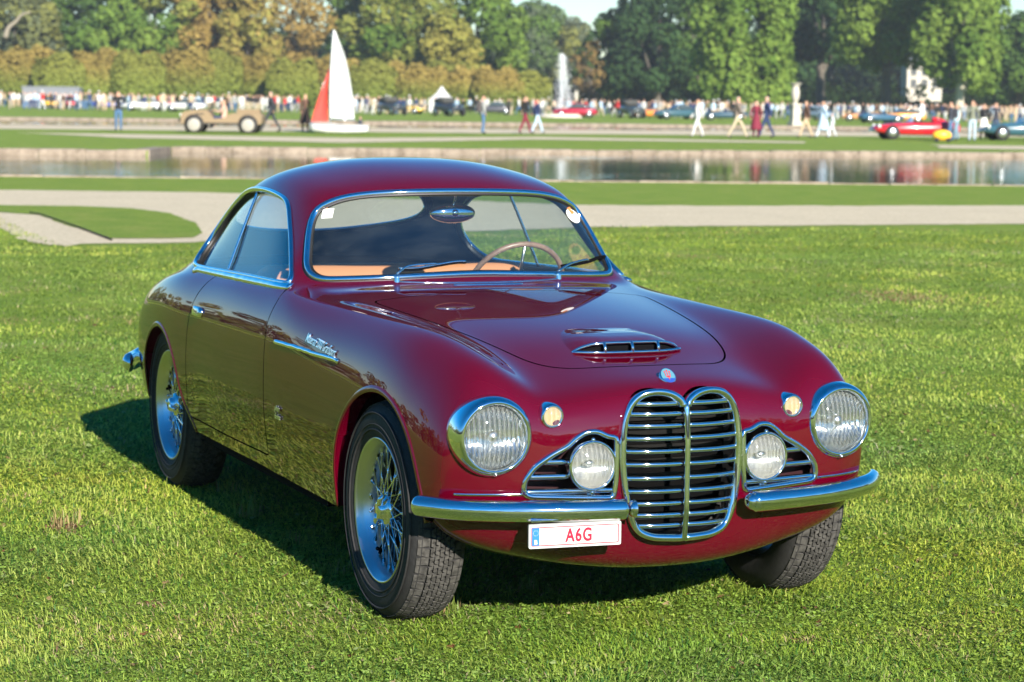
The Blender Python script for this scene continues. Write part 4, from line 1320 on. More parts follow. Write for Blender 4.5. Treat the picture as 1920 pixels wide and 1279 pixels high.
for side in (-1, 1):
    h = empty('headlight', tuple(HEAD_C*np.array([1, side, 1]))); h.parent = car
    h.rotation_euler = (0, rad(-2), rad(3*side))
    # bezel: deep peaked ring, longer at the top
    prof = smooth_curve([(.1175, -.085), (.1195, -.045), (.1180, -.012), (.1125, .012), (.104, .023), (.0965, .024), (.092, .016), (.0905, .004)], 34)
    V, F = lathe_mesh([(r, h_) for r, h_ in prof], 64, 'x')
    V[:, 0] += np.clip((V[:, 2])/.117, -1, 1)*.006*(V[:, 0] > -.05)
    obj('bezel', fix_normals(mesh(V, F)), CHROME, h)
    prof = [(.0005, .034), (.02, .0335), (.04, .031), (.06, .0255), (.075, .019), (.086, .011), (.0915, .004)]
    obj('lens', mesh(*lathe_mesh(prof, 48, 'x')), LENS, h)
    prof = [(.0915, .004), (.086, -.012), (.07, -.032), (.05, -.046), (.03, -.054), (.012, -.057), (.0005, -.057)]
    obj('reflector', mesh(*lathe_mesh(prof, 48, 'x')), REFL, h)
    mb = MB(); mb.lathe([(.0005, .006), (.014, .004), (.018, -.004), (.016, -.012), (.009, -.014), (.009, -.05)], 20, 'x')
    mb.tube([(-.01, 0, .016), (-.045, 0, .03)], .003, 6); mb.tube([(-.01, 0, -.016), (-.04, 0, -.045)], .003, 6)
    mb.build('bulb_shield', CHROME_D, h)
    mb = MB()
    for yy in (-.0004,):
        t = np.linspace(-1.25, 1.25, 16)
        mb.tube([(.034*math.cos(q)+.001, .0, .0905*math.sin(q)/math.sin(1.25)) for q in t], .0018, 6)
    MB().sphere((.018, 0, -.106), (.006, .005, .005), 10, 6).build('bezel_screw', CHROME_D, h)
    # fog lamp
    f = empty('fog_lamp', (.598, side*.280, .537)); f.parent = car; f.rotation_euler = (0, 0, rad(2*side))
    prof = smooth_curve([(.012, -.085), (.045, -.07), (.066, -.035), (.0735, -.004), (.0745, .010), (.071, .018), (.0655, .017), (.064, .010)], 34)
    obj('lamp_shell', fix_normals(mesh(*lathe_mesh([(r, q) for r, q in prof], 48, 'x'))), CHROME, f)
    prof = [(.0005, .030), (.02, .029), (.04, .0245), (.055, .0175), (.065, .010)]
    obj('lens', mesh(*lathe_mesh(prof, 40, 'x')), LENS, f)
    obj('reflector', mesh(*lathe_mesh([(.065, .010), (.060, -.006), (.046, -.024), (.028, -.036), (.010, -.042), (.0005, -.042)], 40, 'x')), FOGM, f)
    MB().sphere((-.016, 0, .004), (.012, .017, .010), 14, 8).build('bulb_shield', CHROME_D, f)
    MB().sphere((.012, 0, .0755), (.008, .007, .006), 10, 6).sphere((.008, 0, -.077), (.010, .008, .008), 10, 6).build('clamp_screw', CHROME, f)
    MB().tube([(-.01, 0, -.07), (-.015, 0, -.10)], .012, 10).build('bracket', CHROME, f)
    # turn signal
    p, n = on_body(y=side*.390, z=.678, cond=lambda V: V[:, 0] > .4); p = p-np.array([.020, 0, 0])
    t_ = empty('turn_signal', tuple(p)); t_.parent = car
    V, F = lathe_mesh(smooth_curve([(.0385, -.035), (.0385, -.005), (.0375, .018), (.0345, .030), (.0295, .034), (.0255, .029)], 20), 36, 'x')
    V[:, 0] += np.where(V[:, 0] > -.01, 0, -.03*np.clip(V[:, 2]/.04, 0, 1))
    obj('bezel', fix_normals(mesh(V, F)), CHROME, t_)
    obj('lens', mesh(*lathe_mesh([(.0005, .040), (.010, .0392), (.019, .036), (.0258, .0295)], 28, 'x')), LENS, t_)
    obj('reflector', mesh(*lathe_mesh([(.0256, .0290), (.020, .0272), (.010, .0258), (.0005, .0252)], 28, 'x')), AMBER, t_)

# ------------------------------------------------------------------ bumpers
def blade(pts, hgt, dep, name, parent, cap=True):
    P = smooth_curve(pts, 60); n = len(P)
    T = np.gradient(P, axis=0); T /= np.linalg.norm(T, axis=1, keepdims=True)
    up = np.array([0, 0, 1.0]); out = np.cross(T, up); out /= np.linalg.norm(out, axis=1, keepdims=True)
    if (out[n//2]@(P[n//2]-np.array([-1.2, 0, .4]))) < 0: out = -out
    a = np.radians([-100, -75, -50, -25, -8, 8, 25, 50, 75, 100, 140, 180, 220])
    tt = np.linspace(0, 1, n)
    sc = np.clip(np.minimum(1, np.sqrt(np.clip((1-tt)/.09, 0, 1))), .06, 1)*np.clip(np.sqrt(np.clip(tt/.025, 0, 1)), .35, 1)
    V = []
    for i in range(n):
        for q in a:
            d = math.cos(q)*dep*(1 if math.cos(q) > 0 else .5); u_ = math.sin(q)*hgt/2
            V.append(P[i]+out[i]*d*sc[i]+up*u_*sc[i])
    m = len(a)
    F = [(i*m+j, i*m+(j+1) % m, (i+1)*m+(j+1) % m, (i+1)*m+j) for i in range(n-1) for j in range(m)]
    F += [tuple(range(m)), tuple(range((n-1)*m, n*m))]
    return obj(name, fix_normals(mesh(V, F)), CHROME, parent)
for side in (-1, 1):
    b = blade([(.676, side*.196, .418), (.668, side*.28, .418), (.640, side*.42, .418), (.598, side*.55, .419), (.535, side*.665, .420), (.465, side*.735, .421), (.425, side*.758, .421)], .062, .028, 'front_bumper', car)
    MB().lathe(smooth_curve([(.0005, -.004), (.014, -.003), (.022, .004), (.026, .014)], 12), 20, 'y', (.672, side*.19, .418)).build('bumper_end_cap', CHROME, b)
    MB().tube([(.60, side*.25, .40), (.665, side*.25, .41)], .016, 10).tube([(.50, side*.52, .41), (.60, side*.53, .41)], .014, 10).build('bumper_bracket', CHROME, b)
    # trim strip where the bumper gutter meets the wing
    pts = []; nn = []
    for y in np.linspace(.47, .66, 14):
        p, n = on_body(y=side*y, z=.457, cond=lambda V: V[:, 0] > .35)
        pts.append(p); nn.append(n)
    obj('gutter_trim', loops_mesh([(np.array(pts), np.array(nn), False)], [(-.004, -.002), (-.003, .003), (.003, .003), (.004, -.002)], step=.015), CHROME, b)
blade([(-3.545, 0, .445), (-3.535, -.25, .445), (-3.49, -.42, .445), (-3.42, -.56, .447), (-3.33, -.645, .43), (-3.24, -.69, .43), (-3.17, -.712, .43)], .085, .035, 'rear_bumper', car)
blade([(-3.545, 0, .445), (-3.535, .25, .445), (-3.49, .42, .445), (-3.42, .56, .447), (-3.33, .645, .43), (-3.24, .69, .43), (-3.17, .712, .43)], .085, .035, 'rear_bumper', car)

# ------------------------------------------------------------------ number plate
pl = empty('number_plate', (.662, -.357, .352)); pl.parent = car
pl.rotation_euler = (rad(1.0), rad(2), rad(-9)); pl.scale = (1, .89, .88)
def rrect(w, h, r, n=6):
    P = []
    for cx, cy, a0 in ((w/2-r, h/2-r, 0), (-w/2+r, h/2-r, 90), (-w/2+r, -h/2+r, 180), (w/2-r, -h/2+r, 270)):
        for t in np.radians(np.linspace(a0, a0+90, n)): P.append((cx+r*math.cos(t), cy+r*math.sin(t)))
    return P
def slab(P, x0, x1):
    n = len(P); V = [(x0, a, b) for a, b in P]+[(x1, a, b) for a, b in P]
    return mesh(V, [tuple(range(n))[::-1], tuple(range(n, 2*n))]+[(i, (i+1) % n, n+(i+1) % n, n+i) for i in range(n)], False)
PLATE_W = mat('plate_white', (.50, .51, .49), rough=.35)
PLATE_R = mat('plate_red', (.32, .008, .035), rough=.4)
PLATE_B = mat('plate_blue', (.02, .16, .42), rough=.4)
obj('plate_frame', slab(rrect(.304, .078, .006), -.008, .004), PLATE_W, pl)
obj('plate_face', slab(rrect(.290, .064, .004), .004, .0052), PLATE_W, pl)
ringV = rrect(.288, .062, .004); ringI = rrect(.2825, .0565, .003); n = len(ringV)
obj('red_border', mesh([(.0060, a, b) for a, b in ringV]+[(.0060, a, b) for a, b in ringI], [(i, (i+1) % n, n+(i+1) % n, n+i) for i in range(n)], False), PLATE_R, pl)
obj('blue_band', mesh([(.0064, -.142, -.029), (.0064, -.118, -.029), (.0064, -.118, .029), (.0064, -.142, .029)], [(0, 1, 2, 3)], False), PLATE_B, pl)
def plate_text(body, size, y, z, m, name, sx=1.0):
    me = textmesh(body, size, .0006, offset=size*.022, space=1.16)
    o = obj(name, me, m, pl, loc=(.0072, y, z))
    o.rotation_euler = (rad(90), 0, rad(90)); o.scale = (sx, 1, 1)
    return o
plate_text('A6G', .060, .012, -.001, PLATE_R, 'plate_lettering', .70)
plate_text('B', .021, -.130, -.018, PLATE_W, 'country_letter')
for k in range(12):
    t = k*math.pi/6
    MB().box((.0068, -.130+.0085*math.cos(t), .012+.0085*math.sin(t)), (.0004, .0016, .0016)).build('star', PLATE_W, pl, False)
MB().tube([(-.02, .13, .025), (-.06, .13, .03)], .006, 8).tube([(-.02, -.10, .025), (-.10, -.10, .03)], .006, 8).build('plate_bracket', CHROME, pl)
MB().box((.002, .0, .050), (.012, .29, .005)).build('plate_bar', CHROME, pl, False)

# ------------------------------------------------------------------ hood scoop, badge, wipers, handles, scripts
sc_ = empty('air_scoop'); sc_.parent = hood
V = []; F = []
us = np.linspace(0, 1, 22); vs = np.linspace(-1, 1, 33)
SCX0, SCX1, SCW = -.02, .262, .178
def scoop_pt(u_, v, k=1.0):
    w = SCW*(.50+.50*math.sin(u_*math.pi/2)**.6)
    y = v*w
    x = SCX0+(SCX1-SCX0)*u_-.035*abs(v)**3*u_
    base = .868-.0*x
    p, n = on_body(x=x, y=y, cond=lambda Vv: Vv[:, 2] > .7)
    hh = .033*(math.sin(u_*math.pi/2)**1.6)*(1-abs(v)**5)
    return (x+.006*hh/.03*0, y, p[2]+hh*k-.0015)
for u_ in us:
    for v in vs: V.append(scoop_pt(u_, v))
n = len(vs)
F = [(i*n+j, (i+1)*n+j, (i+1)*n+j+1, i*n+j+1) for i in range(len(us)-1) for j in range(n-1)]
obj('scoop_cover', fix_normals(mesh(V, F)), PAINT, sc_)
top = [np.array(scoop_pt(1, v))+[.004, 0, 0] for v in vs]; bot = [np.array(scoop_pt(1, v, .08))+[.018, 0, .002] for v in vs]
ringp = resample(np.array(top+bot[::-1]), 90, closed=True)
obj('scoop_trim', MB().tube(ringp, .0052, 8, closed=True).mesh(), CHROME, sc_)
m_ = len(vs)
obj('scoop_mouth', mesh(np.array([np.array(t)-[.012, 0, .001] for t in top]+[np.array(b_)-[.022, 0, 0] for b_ in bot]), [(i, i+1, m_+i+1, m_+i) for i in range(m_-1)]), BLACK, sc_)
for k in (8, 16, 24):
    MB().tube([top[k]+[.001, 0, .002], (top[k]+bot[k])/2+[.005, 0, 0], bot[k]], .0055, 8).build('scoop_divider', CHROME, sc_)
# oval badge with a trident
p, n = on_body(x=.520, y=0, cond=lambda V: V[:, 2] > .6)
bd = empty('nose_badge', tuple(p+n*.006)); bd.parent = car
nn_ = np.array([.70, 0, .714]); t_ = np.array([0, 1.0, 0]); b_ = np.cross(nn_, t_)
bd.rotation_mode = 'QUATERNION'
bd.rotation_quaternion = Matrix((tuple((t_[i], b_[i], nn_[i]) for i in range(3)))).to_quaternion()
el = [(.0215*math.cos(k), .027*math.sin(k)+.004) for k in np.linspace(0, 2*math.pi, 33)[:-1]]
nE = len(el)
obj('badge_rim', fix_normals(mesh([(a*1.12, c*1.12-.0007, -.012) for a, c in el]+[(a*1.1, c*1.1-.0007, .003) for a, c in el]+[(a, c, .0035) for a, c in el], [(i, (i+1) % nE, nE+(i+1) % nE, nE+i) for i in range(nE)]+[(nE+i, nE+(i+1) % nE, 2*nE+(i+1) % nE, 2*nE+i) for i in range(nE)])), CHROME, bd)
obj('badge_face', mesh([(a, c, .0035) for a, c in el], [tuple(range(nE))], False), mat('badge_enamel', (.07, .20, .26), rough=.25, coat=.5), bd)
RED_E = mat('badge_red', (.50, .02, .03), rough=.3)
mb = MB()
mb.box((0, .006, .0042), (.0024, .034, .0008)); mb.box((0, -.001, .0042), (.014, .0024, .0008))
for s in (-1, 1):
    mb.tube([(s*.003, .0, .0042), (s*.0075, .005, .0042), (s*.0075, .018, .0042)], .0012, 6); mb.box((s*.0078, .019, .0042), (.0045, .003, .0008))
mb.box((0, .023, .0042), (.005, .003, .0008))
mb.build('badge_trident', RED_E, bd, False)
lowp = [(a, c) for a, c in el if c < -.006]
obj('badge_band', mesh([(a*.97, c, .0045) for a, c in lowp], [tuple(range(len(lowp)))], False), mat('badge_blue', (.02, .06, .28), rough=.2, coat=1.0), bd)
# wipers
for side in (-1, 1):
    wp = empty('wiper'); wp.parent = car
    x0, y0, z0 = -.965, side*.305, .952
    MB().lathe([(.0005, .030), (.007, .029), (.009, .018), (.012, .004), (.013, -.012)], 18, 'z', (x0, y0, z0-.012)).build('pivot', CHROME, wp)
    dy = .22
    def wpt(f, up, lift):
        y = y0+dy*f; p_, n_ = ws_pt(np.clip(y, -.57, .57), .975+up)
        return p_+n_*lift
    arm = [np.array((x0, y0, z0+.018)), wpt(.25, .005, .022), wpt(.6, .012, .018), wpt(.72, .018, .016)]
    MB().tube(smooth_curve(arm, 24), np.linspace(.005, .0035, len(smooth_curve(arm, 24))), 8).build('wiper_arm', CHROME, wp)
    bl = [wpt(f, u_, .012) for f, u_ in ((.12, .003), (.4, .010), (.7, .018), (1.0, .024), (1.2, .028))]
    MB().tube(smooth_curve(bl, 24), .0042, 6).build('wiper_blade', CHROME if side < 0 else BLACK, wp)
    MB().tube(smooth_curve([b0-np.array([-.002, 0, .006]) for b0 in bl], 24), .003, 6).build('wiper_rubber', BLACK, wp)
# cowl trim strips
for x, w_ in ((-.905, .30), (-.865, .13)):
    pts = []; nm = []
    for y in np.linspace(-w_, w_, 24):
        p, n = on_body(x=x-.05*(y/.3)**2, y=y, cond=lambda V: V[:, 2] > .7); pts.append(p); nm.append(n)
    obj('cowl_strip', loops_mesh([(np.array(pts), np.array(nm), False)], [(-.004, -.003), (-.003, .003), (.003, .003), (.004, -.003)]), CHROME, car)
for dR_, side in ((doorR, -1), (doorL, 1)):
    cs = lambda V: (V[:, 1]*side > .5)
    p, n = on_body(x=-1.975, z=.757, cond=cs)
    # push-button handle in a plated plaque
    h = empty('door_handle', tuple(p)); h.parent = dR_
    t = np.array([1.0, 0, 0]); t -= n*(t@n); t /= np.linalg.norm(t); b_ = np.cross(n, t)
    h.rotation_mode = 'QUATERNION'; h.rotation_quaternion = Matrix((tuple((t[i], b_[i], n[i]) for i in range(3)))).to_quaternion()
    V = []; R1 = rrect(.115, .038, .018, 8); k = len(R1)
    for s_, zz in ((1.0, -.012), (1.0, .004), (.94, .010), (.75, .013), (.4, .014)):
        V += [(a*s_, c*s_, zz) for a, c in R1]
    F = [(r*k+i, r*k+(i+1) % k, (r+1)*k+(i+1) % k, (r+1)*k+i) for r in range(4) for i in range(k)]+[tuple(range(4*k, 5*k))]
    obj('handle_plate', fix_normals(mesh(V, F)), CHROME, h)
    # side spear moulding
    pts = []; nm = []
    for x in np.linspace(-.975, -.36, 40):
        p, n_ = on_body(x=x, z=.747, cond=cs); pts.append(p); nm.append(n_)
    tap = loops_mesh([(np.array(pts), np.array(nm), False)], [(-.009, -.003), (-.008, .003), (-.003, .007), (.003, .007), (.008, .003), (.009, -.003)], step=.012)
    obj('side_spear', tap, CHROME, car)
    # script lettering on the wing
    me = textmesh('Maserati 2000 GranSport', .052, .0022, shear=.35, offset=.0002, space=.95)
    Vt = np.array([v.co[:] for v in me.vertices]); 
    wid = Vt[:, 0].max()-Vt[:, 0].min(); s_ = .29/wid
    newV = []
    for (a, c, d) in Vt:
        xx = -.535+(a*s_)*(1 if side < 0 else -1); zz = .779+c*.80-.012*(a*s_/.15)*(1 if side < 0 else -1)+.020*(a*s_/.25)*(1 if side > 0 else -1)*0
        newV.append((xx, zz, d))
    # project on the body: fit local plane patches
    xs_ = np.linspace(-.72, -.36, 15); zs_ = np.linspace(.75, .84, 7)
    Yg = np.array([[on_body(x=x, z=z, cond=cs)[0][1] for z in zs_] for x in xs_])
    out = []
    for (xx, zz, d) in newV:
        fx = np.clip((xx-xs_[0])/(xs_[1]-xs_[0]), 0, 13.999); fz = np.clip((zz-zs_[0])/(zs_[1]-zs_[0]), 0, 5.999)
        i, j = int(fx), int(fz); a, c = fx-i, fz-j
        y = Yg[i, j]*(1-a)*(1-c)+Yg[i+1, j]*a*(1-c)+Yg[i, j+1]*(1-a)*c+Yg[i+1, j+1]*a*c
        out.append((xx, y+side*(.0035+d), zz))
    me.vertices.foreach_set('co', np.array(out).ravel()); me.update()
    obj('wing_script', me, mat('bright_script', (.90, .92, .92), rough=.2, metal=1.0), car)
    # small coachbuilder signature low on the wing
    for txt, dz, sz in (('pinin', .016, .028), ('farina', -.012, .028)):
        me = textmesh(txt, sz, .0012, shear=.4, offset=.0006)
        p, n_ = on_body(x=-.915, z=.51+dz, cond=cs)
        o = obj('coachbuilder_signature', me, mat('bright_script', (.9, .92, .92)), car, loc=tuple(p+n_*.004))
        o.rotation_euler = (rad(90), 0, 0 if side < 0 else rad(180))
# fuel filler-like quarter stay, tail lamp and rear details
for side in (-1, 1):
    tl = empty('tail_lamp', (-3.30, side*.50, .62)); tl.parent = car
    MB().sphere((0, 0, 0), (.05, .035, .05), 16, 10).build('tail_lens', mat('tail_red', (.35, .01, .01), rough=.15, coat=1.0), tl)
    MB().sphere((.012, 0, 0), (.05, .042, .058), 16, 10).build('tail_bezel', CHROME, tl)
# ================================================================== people
SKIN = mat('skin', (.48, .27, .18), rough=.6)
_people = {}
def person_mesh(kind):
    """continuous figure grown from a jointed skeleton; faces +x; material slots: skin, top, legs, shoes, hair"""
    if kind in _people: return _people[kind]
    J = {}
    E = []
    def add(n, p, r, par=None):
        J[n] = (p, r)
        if par: E.append((par, n))
    add('pelvis', (0, 0, .95), (.15, .11)); add('waist', (0, 0, 1.08), (.14, .105), 'pelvis'); add('chest', (0, 0, 1.28), (.165, .115), 'waist')
    add('neckb', (0, 0, 1.44), (.085, .075), 'chest'); add('neck', (.01, 0, 1.51), (.055, .055), 'neckb'); add('head', (.025, 0, 1.60), (.085, .095), 'neck'); add('crown', (.01, 0, 1.70), (.07, .075), 'head')
    step = {'stand': .03, 'walk': .30, 'photo': .04, 'stride': .38, 'sit': 0}.get(kind, .03)
    for s, sg in (('l', 1), ('r', -1)):
        st = step*sg
        if kind == 'sit':
            add('hip'+s, (.02, .10*sg, .92), (.10, .10), 'pelvis'); add('knee'+s, (.45, .13*sg, .95), (.07, .07), 'hip'+s); add('ankle'+s, (.50, .13*sg, .55), (.045, .045), 'knee'+s); add('toe'+s, (.64, .14*sg, .52), (.04, .03), 'ankle'+s)
        else:
            add('hip'+s, (.01, .09*sg, .88), (.10, .10), 'pelvis'); add('knee'+s, (st*.55+.03, .10*sg, .49), (.068, .068), 'hip'+s); add('ankle'+s, (st-.03*(st < 0), .105*sg, .10), (.046, .046), 'knee'+s); add('toe'+s, (st+.14, .12*sg, .04), (.042, .03), 'ankle'+s)
        add('sho'+s, (0, .18*sg, 1.40), (.062, .06), 'neckb')
        if kind in ('photo',):
            add('elb'+s, (.20, .24*sg, 1.27), (.048, .048), 'sho'+s); add('wri'+s, (.30, .08*sg, 1.50), (.034, .034), 'elb'+s); add('hand'+s, (.32, .05*sg, 1.57), (.035, .03), 'wri'+s)
        elif kind == 'sit':
            add('elb'+s, (.18, .24*sg, 1.18), (.048, .048), 'sho'+s); add('wri'+s, (.38, .16*sg, 1.24), (.034, .034), 'elb'+s); add('hand'+s, (.45, .14*sg, 1.26), (.035, .03), 'wri'+s)
        else:
            sw = -step*sg*.55
            add('elb'+s, (sw*.5-.02, .235*sg, 1.14), (.048, .048), 'sho'+s); add('wri'+s, (sw+.06, .245*sg, .92), (.034, .034), 'elb'+s); add('hand'+s, (sw+.09, .24*sg, .83), (.036, .026), 'wri'+s)
    names = list(J); idx = {n: i for i, n in enumerate(names)}
    me = bpy.data.meshes.new('sk'); me.from_pydata([J[n][0] for n in names], [(idx[a], idx[b]) for a, b in E], [])
    o = bpy.data.objects.new('sk', me); COL.objects.link(o)
    o.modifiers.new('skin', 'SKIN'); ss = o.modifiers.new('sub', 'SUBSURF'); ss.levels = 1
    sv = me.skin_vertices[0].data
    for n in names: sv[idx[n]].radius = J[n][1]
    sv[idx['pelvis']].use_root = True
    dg = bpy.context.evaluated_depsgraph_get(); dg.update()
    out = bpy.data.meshes.new_from_object(o.evaluated_get(dg)); out.name = 'person_'+kind
    bpy.data.objects.remove(o); bpy.data.meshes.remove(me)
    out.materials.clear()
    for _ in range(5): out.materials.append(SKIN)
    mi = []
    hand = [np.array(J['handl'][0]), np.array(J['handr'][0])]
    wr = [np.array(J['wril'][0]), np.array(J['wrir'][0])]
    for p in out.polygons:
        c = np.array(p.center)
        if min(np.linalg.norm(c-h) for h in hand) < .085 and min(np.linalg.norm(c-h) for h in hand) < min(np.linalg.norm(c-h) for h in wr)+.03: k = 0
        elif c[2] > 1.475 and abs(c[1]) < .12 and abs(c[0]-.01) < .14: k = 4 if (c[2] > 1.67 or (c[0] < -.02 and c[2] > 1.55)) else 0
        elif c[2] > .93 and not (kind == 'sit' and c[0] > .12 and c[2] < 1.06): k = 1
        elif c[2] < .10 or (kind == 'sit' and c[2] < .56): k = 3
        else: k = 2
        mi.append(k)
    out.polygons.foreach_set('material_index', mi)
    out.polygons.foreach_set('use_smooth', np.ones(len(mi), bool))
    out.update()
    _people[kind] = out
    return out
HAIRC = {'dark': (.02, .014, .01), 'grey': (.42, .41, .39), 'fair': (.30, .19, .09), 'brown': (.07, .04, .02), 'white': (.7, .7, .68)}
def pmat(c, rough=.8):
    return mat('cloth_%02d_%02d_%02d' % tuple(int(x*99) for x in c), c, rough)
def person(kind, X, D, face, top, legs, label, hair='brown', scale=1.0, skirt=None, group=None, shoes=(.03, .025, .02), hat=None, bag=None, z=0.0, name='person'):
    o = bpy.data.objects.new(name, person_mesh(kind)); COL.objects.link(o)
    for i, m in enumerate((SKIN, pmat(top), pmat(legs), pmat(shoes, .5), pmat(HAIRC[hair]))):
        o.material_slots[i].link = 'OBJECT'; o.material_slots[i].material = m
    o.location = W(X, D, z); o.rotation_euler = (0, 0, PARK_ROT+face); o.scale = (scale,)*3
    tag(o, label, 'person', group)
    if skirt:
        prof = [(.145, 1.06), (.17, .95), (.22, .72), (.27, .45), (.28, .38), (.20, .40)]
        obj('skirt', mesh(*lathe_mesh(prof, 14)), pmat(skirt), o)
    if hat:
        obj('hat', mesh(*lathe_mesh([(.001, 1.83), (.085, 1.82), (.10, 1.74), (.17, 1.725), (.17, 1.715), (.09, 1.71)], 14)), pmat(hat), o)
    if bag:
        MB().box((-.19, .0, 1.22), (.16, .28, .42)).build('bag', pmat(bag), o, False)
    return o
E_, W_ = 0.0, math.pi     # facing right / left across the view
NAVY_C, BLACK_C, WHITE_C, CREAM, DENIM, GREY_C = (.02, .035, .10), (.012, .012, .014), (.54, .54, .52), (.42, .35, .24), (.06, .13, .24), (.28, .28, .27)
TAUPE, BURG, PALE_B, BROWN_C, BEIGE, RED_C, OLIVE_C = (.18, .14, .11), (.16, .012, .03), (.38, .50, .62), (.10, .05, .03), (.46, .34, .22), (.45, .02, .02), (.13, .14, .07)
def pp(px, py): return G(px, py)
def P_(kind, px, py, face, top, legs, label, **k): return person(kind, *pp(px, py), face, top, legs, label, **k)
P_('photo', 222, 246, rad(-80), BLACK_C, DENIM, 'man in black top and jeans raising a camera, leftmost on the canal bank', hair='dark')
P_('stride', 508, 248, W_, (.03, .035, .04), (.03, .035, .04), 'man in dark suit striding behind the beige open car', hair='grey', scale=1.05)
P_('stand', 572, 247, rad(-60), BROWN_C, (.05, .03, .02), 'woman in long dark brown dress beside the red jib', hair='fair', skirt=(.06, .035, .025))
P_('stand', 905, 252, rad(10), GREY_C, DENIM, 'man in grey shirt and jeans with a dark shoulder bag', hair='brown', bag=(.05, .04, .04), scale=1.02)
P_('walk', 984, 251, rad(20), BLACK_C, BURG, 'person in dark jacket and burgundy trousers near the canal', hair='brown', scale=1.02)
P_('walk', 1007, 251, rad(15), NAVY_C, PALE_B, 'person in navy jacket and pale jeans, right of burgundy trousers', hair='dark', scale=.95)
P_('walk', 1308, 258, rad(200), WHITE_C, WHITE_C, 'person dressed all in white walking by the canal', hair='fair', scale=1.0)
P_('stride', 1382, 260, E_, TAUPE, CREAM, 'white haired man in taupe jacket and cream trousers', hair='white', scale=1.08)
P_('stand', 1417, 259, rad(-90), BURG, (.12, .02, .03), 'slim woman in dark red dress left of the navy suit', hair='dark', skirt=BURG, scale=.98)
P_('walk', 1437, 259, W_, NAVY_C, NAVY_C, 'white haired man in a navy suit walking by the canal', hair='white', scale=1.1)
P_('walk', 1511, 259, W_, BROWN_C, BEIGE, 'person in brown jacket and beige trousers left of the pale blue dress', hair='brown')
P_('walk', 1543, 259, W_, PALE_B, (.60, .66, .70), 'woman in a pale blue dress walking by the canal', hair='fair', skirt=PALE_B)
P_('walk', 1560, 257, W_, (.66, .70, .72), (.6, .64, .66), 'child in white right behind the pale blue dress', hair='fair', scale=.66)
P_('stand', 1782, 266, rad(160), (.04, .045, .06), DENIM, 'man in dark vest with a backpack beside the red roadster', hair='brown', bag=(.03, .03, .04), scale=1.02)
P_('stand', 1793, 264, rad(150), (.40, .52, .58), (.16, .25, .32), 'woman in pale blue top right of the dark vest', hair='fair', scale=.95)
P_('stand', 1822, 266, rad(-100), (.16, .17, .12), (.36, .44, .52), 'man in grey green jacket and pale jeans right of the roadster', hair='grey', scale=1.06)
P_('stand', 1843, 263, rad(-80), BLACK_C, BLACK_C, 'woman in black top carrying a white bag near the right edge', hair='dark', skirt=(.70, .68, .62), scale=.98)
P_('stand', 1866, 263, rad(-110), (.03, .03, .04), (.05, .08, .13), 'man in dark coat just left of the teal car', hair='brown', scale=1.02)
# the far crowd: individuals along the far lawn
rg = np.random.default_rng(11)
TOPS = [('white', WHITE_C), ('navy', NAVY_C), ('black', BLACK_C), ('beige', BEIGE), ('pale blue', PALE_B), ('grey', GREY_C), ('red', RED_C), ('brown', BROWN_C), ('cream', CREAM), ('olive', OLIVE_C)]
LEGS = [('jeans', DENIM), ('navy trousers', NAVY_C), ('cream trousers', CREAM), ('black trousers', BLACK_C), ('white trousers', WHITE_C), ('grey trousers', GREY_C), ('beige trousers', BEIGE)]
PLACES = [(60, 'left of the yellow car'), (150, 'before the grey container'), (230, 'right of the container'), (300, 'left of the far red car'), (380, 'above the beige car bonnet'), (440, 'behind the beige car'), (510, 'behind the beige car tail'), (600, 'left of the red jib'), (700, 'right of the sail'), (790, 'left of the marquee'), (870, 'before the marquee'), (950, 'right of the marquee'), (1030, 'below the fountain'), (1110, 'around the statue'), (1190, 'right of the statue'), (1260, 'around the orange roadster'), (1330, 'behind the person in white'), (1410, 'behind the taupe jacket'), (1490, 'left of the stone urn'), (1560, 'right of the stone urn'), (1640, 'left of the blue racing car'), (1720, 'behind the red roadster'), (1800, 'right of the red roadster'), (1860, 'near the right edge'), (2500, 'above the teal car at right')]
spots = []
for a, b, n_ in ((-15, 110, 22), (110, 230, 21), (230, 380, 26), (380, 560, 34), (660, 720, 13), (720, 940, 24), (940, 1010, 8), (1010, 1180, 20), (1180, 1320, 22), (1320, 1500, 26), (1500, 1640, 21), (1640, 1770, 18), (1770, 1930, 32)):
    for k in range(n_): spots.append(a+(b-a)*(k+rg.uniform(.1, .9))/n_)
for px in spots:
    hz = 188+.0134*(px-960)
    py = hz+rg.uniform(25, 31)
    ci = rg.choice(len(TOPS), p=[.24, .14, .16, .08, .11, .10, .05, .05, .04, .03]); nm, tc = TOPS[ci]; lg = LEGS[rg.integers(len(LEGS))]
    person(['stand', 'walk', 'stand'][rg.integers(3)], *G(px, py), rg.uniform(0, 6.28), tuple(np.array(tc)*rg.uniform(.85, 1.15)), lg[1],
           'far onlooker in %s top and %s, %s' % (nm, lg[0], [q for e, q in PLACES if px < e][0]), hair=['dark', 'brown', 'fair', 'grey', 'white'][rg.integers(5)], scale=rg.uniform(.92, 1.06), group='far crowd beyond the canal', hat=WHITE_C if rg.random() < .10 else None)

